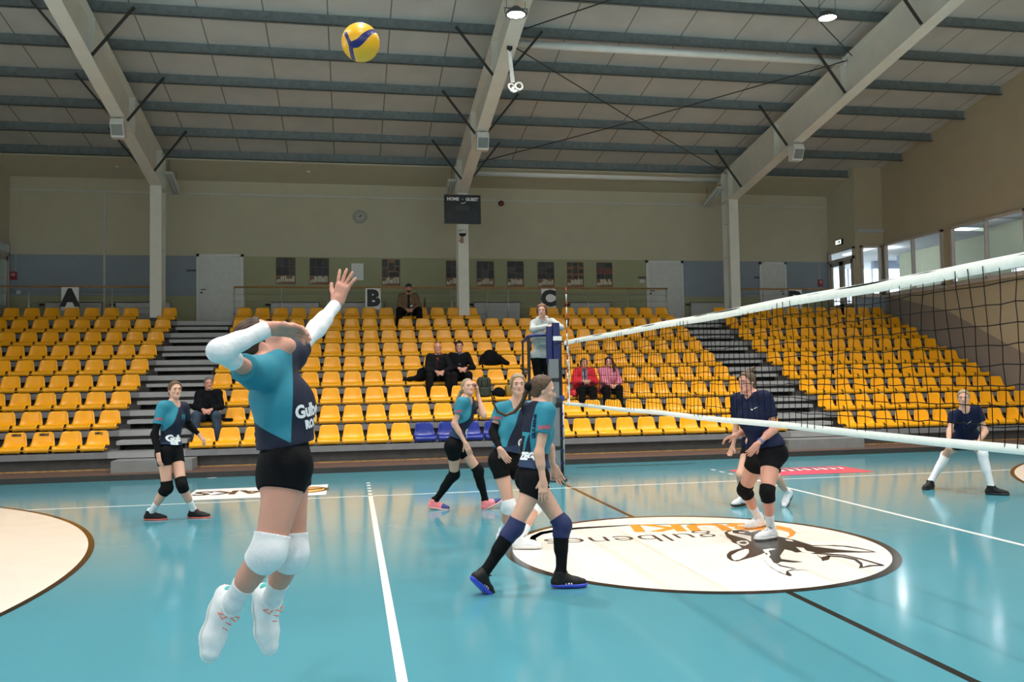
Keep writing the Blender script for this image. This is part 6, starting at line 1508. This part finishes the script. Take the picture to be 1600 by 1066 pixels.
p.top(tan_j, 'jacket', 'long', .034, -.08, .008, attr={'tone': lambda v: (lambda a, l, u: np.minimum(.035 - np.abs(l) - .02 * (u + .2), a))(*f(v))}, collar=.005, seed=42, neck_r=.062, cuff=.9); p.bottom(cloth_black, 'trousers', 'long', .022); [p.shoe(s_, shoe_black, sole_dark, shoe_black) for s_ in 'LR']
p.add('collar', UN([RC(p.J['N'] + p.lc * s_ * .06 + p.uc * .02, p.J['N'] + p.lc * s_ * .045 + p.fc * .13 - p.uc * .09, .02, .014) for s_ in (-1, 1)], .004), mat('fleece_cream', (.3, .25, .18), .9, var=.1))
p.add('paper', BX(p.J['P'] + V(.03, -.25, .19), (.07, .01, .045), np.eye(3), .004), white_sheet)
# bald man in hooded top
ch2 = charcoal
p = seated('person, bald man in a charcoal hoodie with dark red hood, hands clasped', 'B', 7, 3, px=683, H=1.82, girth=.95, lean=.17, knees=.21, feet=.22, hands=(.03, -.36, .1), face=-88, hm=mat('stubble', (.25, .14, .10), .6, var=.05))
p.top(charcoal, 'hoodie', 'long', .03, -.09, .008, collar=.004, seed=43, neck_r=.062, cuff=.9); p.bottom(trous, 'trousers', 'long', .02); [p.shoe(s_, shoe_black, sole_dark, shoe_black) for s_ in 'LR']
p.add('hood', UN([RC(p.J['N'] + p.lc * s_ * .075 + p.uc * .035, p.J['N'] + p.fc * .10 - p.uc * .05, .034, .022) for s_ in (-1, 1)] + [RC(p.J['N'] + p.lc * s_ * .075 + p.uc * .035, p.J['N'] - p.fc * .07 + p.uc * .05, .034, .04) for s_ in (-1, 1)], .02), dark_red)
for s_ in (-1, 1): p.add('drawstring', RC(p.J['N'] + p.fc * .125 - p.uc * .07 + p.lc * s_ * .025, p.J['N'] + p.fc * .15 - p.uc * .23 + p.lc * s_ * .02, .006, .006), dark_red, .006)
# dark haired man in black sweater
p = seated('person, dark haired man in a black sweater with a blue scarf beside the bald man', 'B', 8, 3, px=717, H=1.84, girth=.9, lean=.10, knees=.17, feet=.17, hands=(.05, -.30, .17), face=-96, hm=h_black)
p.hair(h_black, [p.strand([(.07, .0, .085), (.03, .0, .11), (-.03, 0, .12)], .022, .03)], line=.062, thick=.008); p.top(dark_coat, 'sweater', 'long', .026, -.08, .007, collar=.004, seed=44, neck_r=.06, cuff=.9); p.bottom(trous, 'trousers', 'long', .018); [p.shoe(s_, shoe_black, sole_dark, shoe_black) for s_ in 'LR']
p.add('scarf', CUT(RC(p.J['N'] - p.uc * .015, p.J['N'] + p.uc * .05, .078, .070), [(p.uc, p.J['N'] + p.uc * .06)], [RC(p.J['N'], p.J['N'] + p.uc * .3, .045, .06)]), scarf_blue)
p.add('chest_emblem', EL(p.J['N'] + p.fc * .135 - p.uc * .2, V(.02, .035, .03), np.stack([p.fc, p.lc, p.uc])), mat('emblem_grey', (.06, .06, .06), .7, var=.5, scale=60))
# women on the third row
red2 = two_tone('parka_red_open', (.62, .018, .035), (.05, .055, .08), 'tone', .65)
p = seated('person in an open red parka and patterned scarf sitting behind the net', 'B', 16, 2, px=910, H=1.66, girth=1.0, fem=True, lean=.12, knees=.12, feet=.13, hands=(.02, -.30, .20), face=-88, hm=h_dkbl); f = body_frame(p)
p.hair(h_dkbl, [p.strand([(.02, s_ * .06, .07), (.0, s_ * .078, .0), (-.02, s_ * .074, -.05)], .018, .012) for s_ in (-1, 1)], thick=.012)
p.top(red2, 'parka', 'long', .045, -.16, .010, attr={'tone': lambda v: (lambda a, l, u: np.minimum(.055 - np.abs(l), a))(*f(v))}, collar=.004, seed=45, neck_r=.06, cuff=.88); p.bottom(cloth_black, 'trousers', 'long', .02); [p.shoe(s_, shoe_black, sole_dark, shoe_black) for s_ in 'LR']
p.add('scarf', UN([RC(p.J['N'] + p.lc * s_ * .045 + p.fc * .05, p.J['N'] + p.fc * .155 - p.uc * .22 + p.lc * s_ * .03, .042, .03) for s_ in (-1, 1)] + [RC(p.J['N'] + p.lc * .05, p.J['N'] - p.lc * .05, .06, .06)], .02), mat('scarf_pattern', (.22, .24, .3), .8, var=.95, scale=38))
p.add('hood', UN([RC(p.J['N'] + p.lc * s_ * .11 + p.uc * .03, p.J['N'] - p.fc * .08 + p.uc * .04, .05, .06) for s_ in (-1, 1)], .02), red_coat)
p.add('coat_tail', UN([RC(p.J['P'] + V(-.18, -.02, .05), p.J['P'] + V(-.24, -.13, -.06), .075, .085), RC(p.J['P'] + V(-.24, -.13, -.06), p.J['P'] + V(-.25, -.2, -.09), .085, .05)], .03), red_coat)
p = seated('person with long brown hair in a pink jacket sitting beside the red parka', 'B', 17, 2, px=949, H=1.70, girth=1.0, fem=True, lean=.08, knees=.15, feet=.15, hands=(.07, -.33, .09), face=-104, hm=h_brown)
p.hair(h_brown, [p.strand([(-.04, .06, .06), (-.02, .095, -.02), (.02, .12, -.10), (.04, .13, -.19)], .04, .03), p.strand([(.02, -.065, .07), (.01, -.08, .0), (-.02, -.07, -.07)], .02, .014)], thick=.013)
p.top(pink_coat, 'jacket', 'long', .03, -.09, .008, collar=.004, seed=46, neck_r=.06, cuff=.9); p.bottom(cloth_black, 'trousers', 'long', .02); [p.shoe(s_, shoe_black, sole_dark, shoe_black) for s_ in 'LR']
p.add('jacket_collar', UN([RC(p.J['N'] + p.lc * s_ * .07 + p.uc * .03, p.J['N'] + p.fc * .11 - p.uc * .05, .024, .016) for s_ in (-1, 1)], .015), pink_coat)
# ------------------------------------------------------------------ things left on the seats
def heap(name, label, cat, prims, m, org, k=.05, cuts=(), amp=.012, seed=3):
    rnd = random.Random(seed); F = [(V(rnd.gauss(0, 1), rnd.gauss(0, 1), rnd.gauss(0, .5)) * 16, rnd.uniform(0, 6)) for _ in range(5)]
    n = CUT(WARP(UN(prims, k), lambda P: amp * sum(np.sin(P @ w + q) for w, q in F) / 2), cuts); o = sdf_obj(name, n, .012, m, None, None, org); o.location = org; return tag(o, label, cat)
def seatpos(i, r, dx=0): return V(seat_xs('B', r)[i] + dx, TY[r] + .2, TZ[r] + .12)
c = V(*at(770, 580, TY[4] + .2)); c[2] = TZ[4] + .12; heap('coat', 'black coat thrown over two seats to the right of the seated men', 'coat', [EL(c + V(-.05, .12, .12), V(.24, .13, .17), np.eye(3)), EL(c + V(-.02, .16, .26), V(.17, .07, .12), np.eye(3)), RC(c + V(-.28, .0, .0), c + V(-.15, .1, .2), .06, .1), RC(c + V(.12, .1, .16), c + V(.36, -.03, .06), .12, .05)], dark_coat, c * V(1, 1, 0) + V(0, 0, TZ[4]), .06)
c = V(*at(652, 605, TY[3] + .2)); c[2] = TZ[3] + .12; heap('coat', 'black coat lying on the seat to the left of the bald man', 'coat', [RC(c + V(-.28, -.02, .05), c + V(.02, .0, .09), .04, .08), EL(c + V(.12, .08, .16), V(.13, .12, .17), np.eye(3))], dark_coat, c * V(1, 1, 0) + V(0, 0, TZ[3]), .06, seed=5)
c = seatpos(0, 1, .36); heap('small_bag', 'small black bag on the seat beside the grey haired man', 'bag', [RC(c + V(-.06, -.12, .04), c + V(.08, -.12, .035), .035, .03)], dark_coat, c * V(1, 1, 0) + V(0, 0, TZ[1]), .02, amp=.004)
olive = mat('backpack_olive', (.028, .036, .022), .8, var=.2, scale=10, bump=.2)
c = V(*at(756, 610, TY[2] + .25)); c[2] = TZ[2] + .12
t = thing('backpack', 'dark olive backpack standing on a seat behind the player touching her ear', 'backpack', tuple(c))
def sub(nm, prims, k, m): o_ = sdf_obj(nm, UN(prims, k), .01, m, t, None, np.zeros(3)); return o_
sub('body', [BX((0, 0, .21), (.155, .10, .21), np.eye(3), .07), BX((0, -.02, .33), (.13, .09, .12), np.eye(3), .07)], .03, olive); sub('pocket', [BX((0, -.11, .12), (.115, .045, .10), np.eye(3), .035)], .02, olive)
b = MB(); b.tube([(-.03, .0, .43), (-.02, 0, .475), (.02, 0, .475), (.03, 0, .43)], .01, n=8); b.build('handle', dark_coat, t)
for s_ in (-1, 1):
    b = MB(); b.bar((s_ * .06, -.105, .40), (s_ * .07, -.112, .22), .03, .01, up=(1, 0, 0)); b.build('strap', dark_coat, t)
c = V(*at(779, 622, TY[2] + .25)); c[2] = TZ[2] + .12; heap('jacket', 'folded black jacket with a white edge on the seat right of the olive backpack', 'jacket', [EL(c + V(0, -.02, .08), V(.14, .12, .11), np.eye(3))], dark_coat, c * V(1, 1, 0) + V(0, 0, TZ[2]), .03, seed=7)
c = V(*at(800, 617, TY[2] + .25)); c[2] = TZ[2] + .12; heap('bag', 'mustard olive bag on the seat behind the blonde player', 'bag', [BX(c + V(0, .0, .13), (.15, .11, .13), np.eye(3), .05)], mat('bag_mustard', (.28, .18, .03), .8, var=.2), c * V(1, 1, 0) + V(0, 0, TZ[2]), .03, seed=8, amp=.006)
# ================================================================== light and view
w = bpy.data.worlds.new('sky'); SC.world = w; w.use_nodes = True; nt = w.node_tree; bg = nt.nodes['Background']
tc = nt.nodes.new('ShaderNodeTexCoord'); sp = nt.nodes.new('ShaderNodeSeparateXYZ'); nt.links.new(tc.outputs['Generated'], sp.inputs[0])
rp = nt.nodes.new('ShaderNodeValToRGB'); rp.color_ramp.elements[0].position = 0.0; rp.color_ramp.elements[1].position = .6
rp.color_ramp.elements[0].color = (.88, .97, 1., 1); rp.color_ramp.elements[1].color = (.80, .89, 1., 1)
nt.links.new(sp.outputs['Z'], rp.inputs['Fac']); nt.links.new(rp.outputs[0], bg.inputs['Color']); bg.inputs['Strength'].default_value = 3.6
SC.view_settings.view_transform = 'Standard'; SC.view_settings.look = 'None'; SC.view_settings.gamma = 1; SC.view_settings.exposure = 0.08
SC.view_settings.use_curve_mapping = False
SC.cycles.use_denoising = True
SC.cycles.max_bounces = 8; SC.cycles.diffuse_bounces = 5; SC.cycles.glossy_bounces = 4; SC.cycles.transparent_max_bounces = 16
SC.cycles.sample_clamp_indirect = 8
SC.cycles.caustics_reflective = False; SC.cycles.caustics_refractive = False
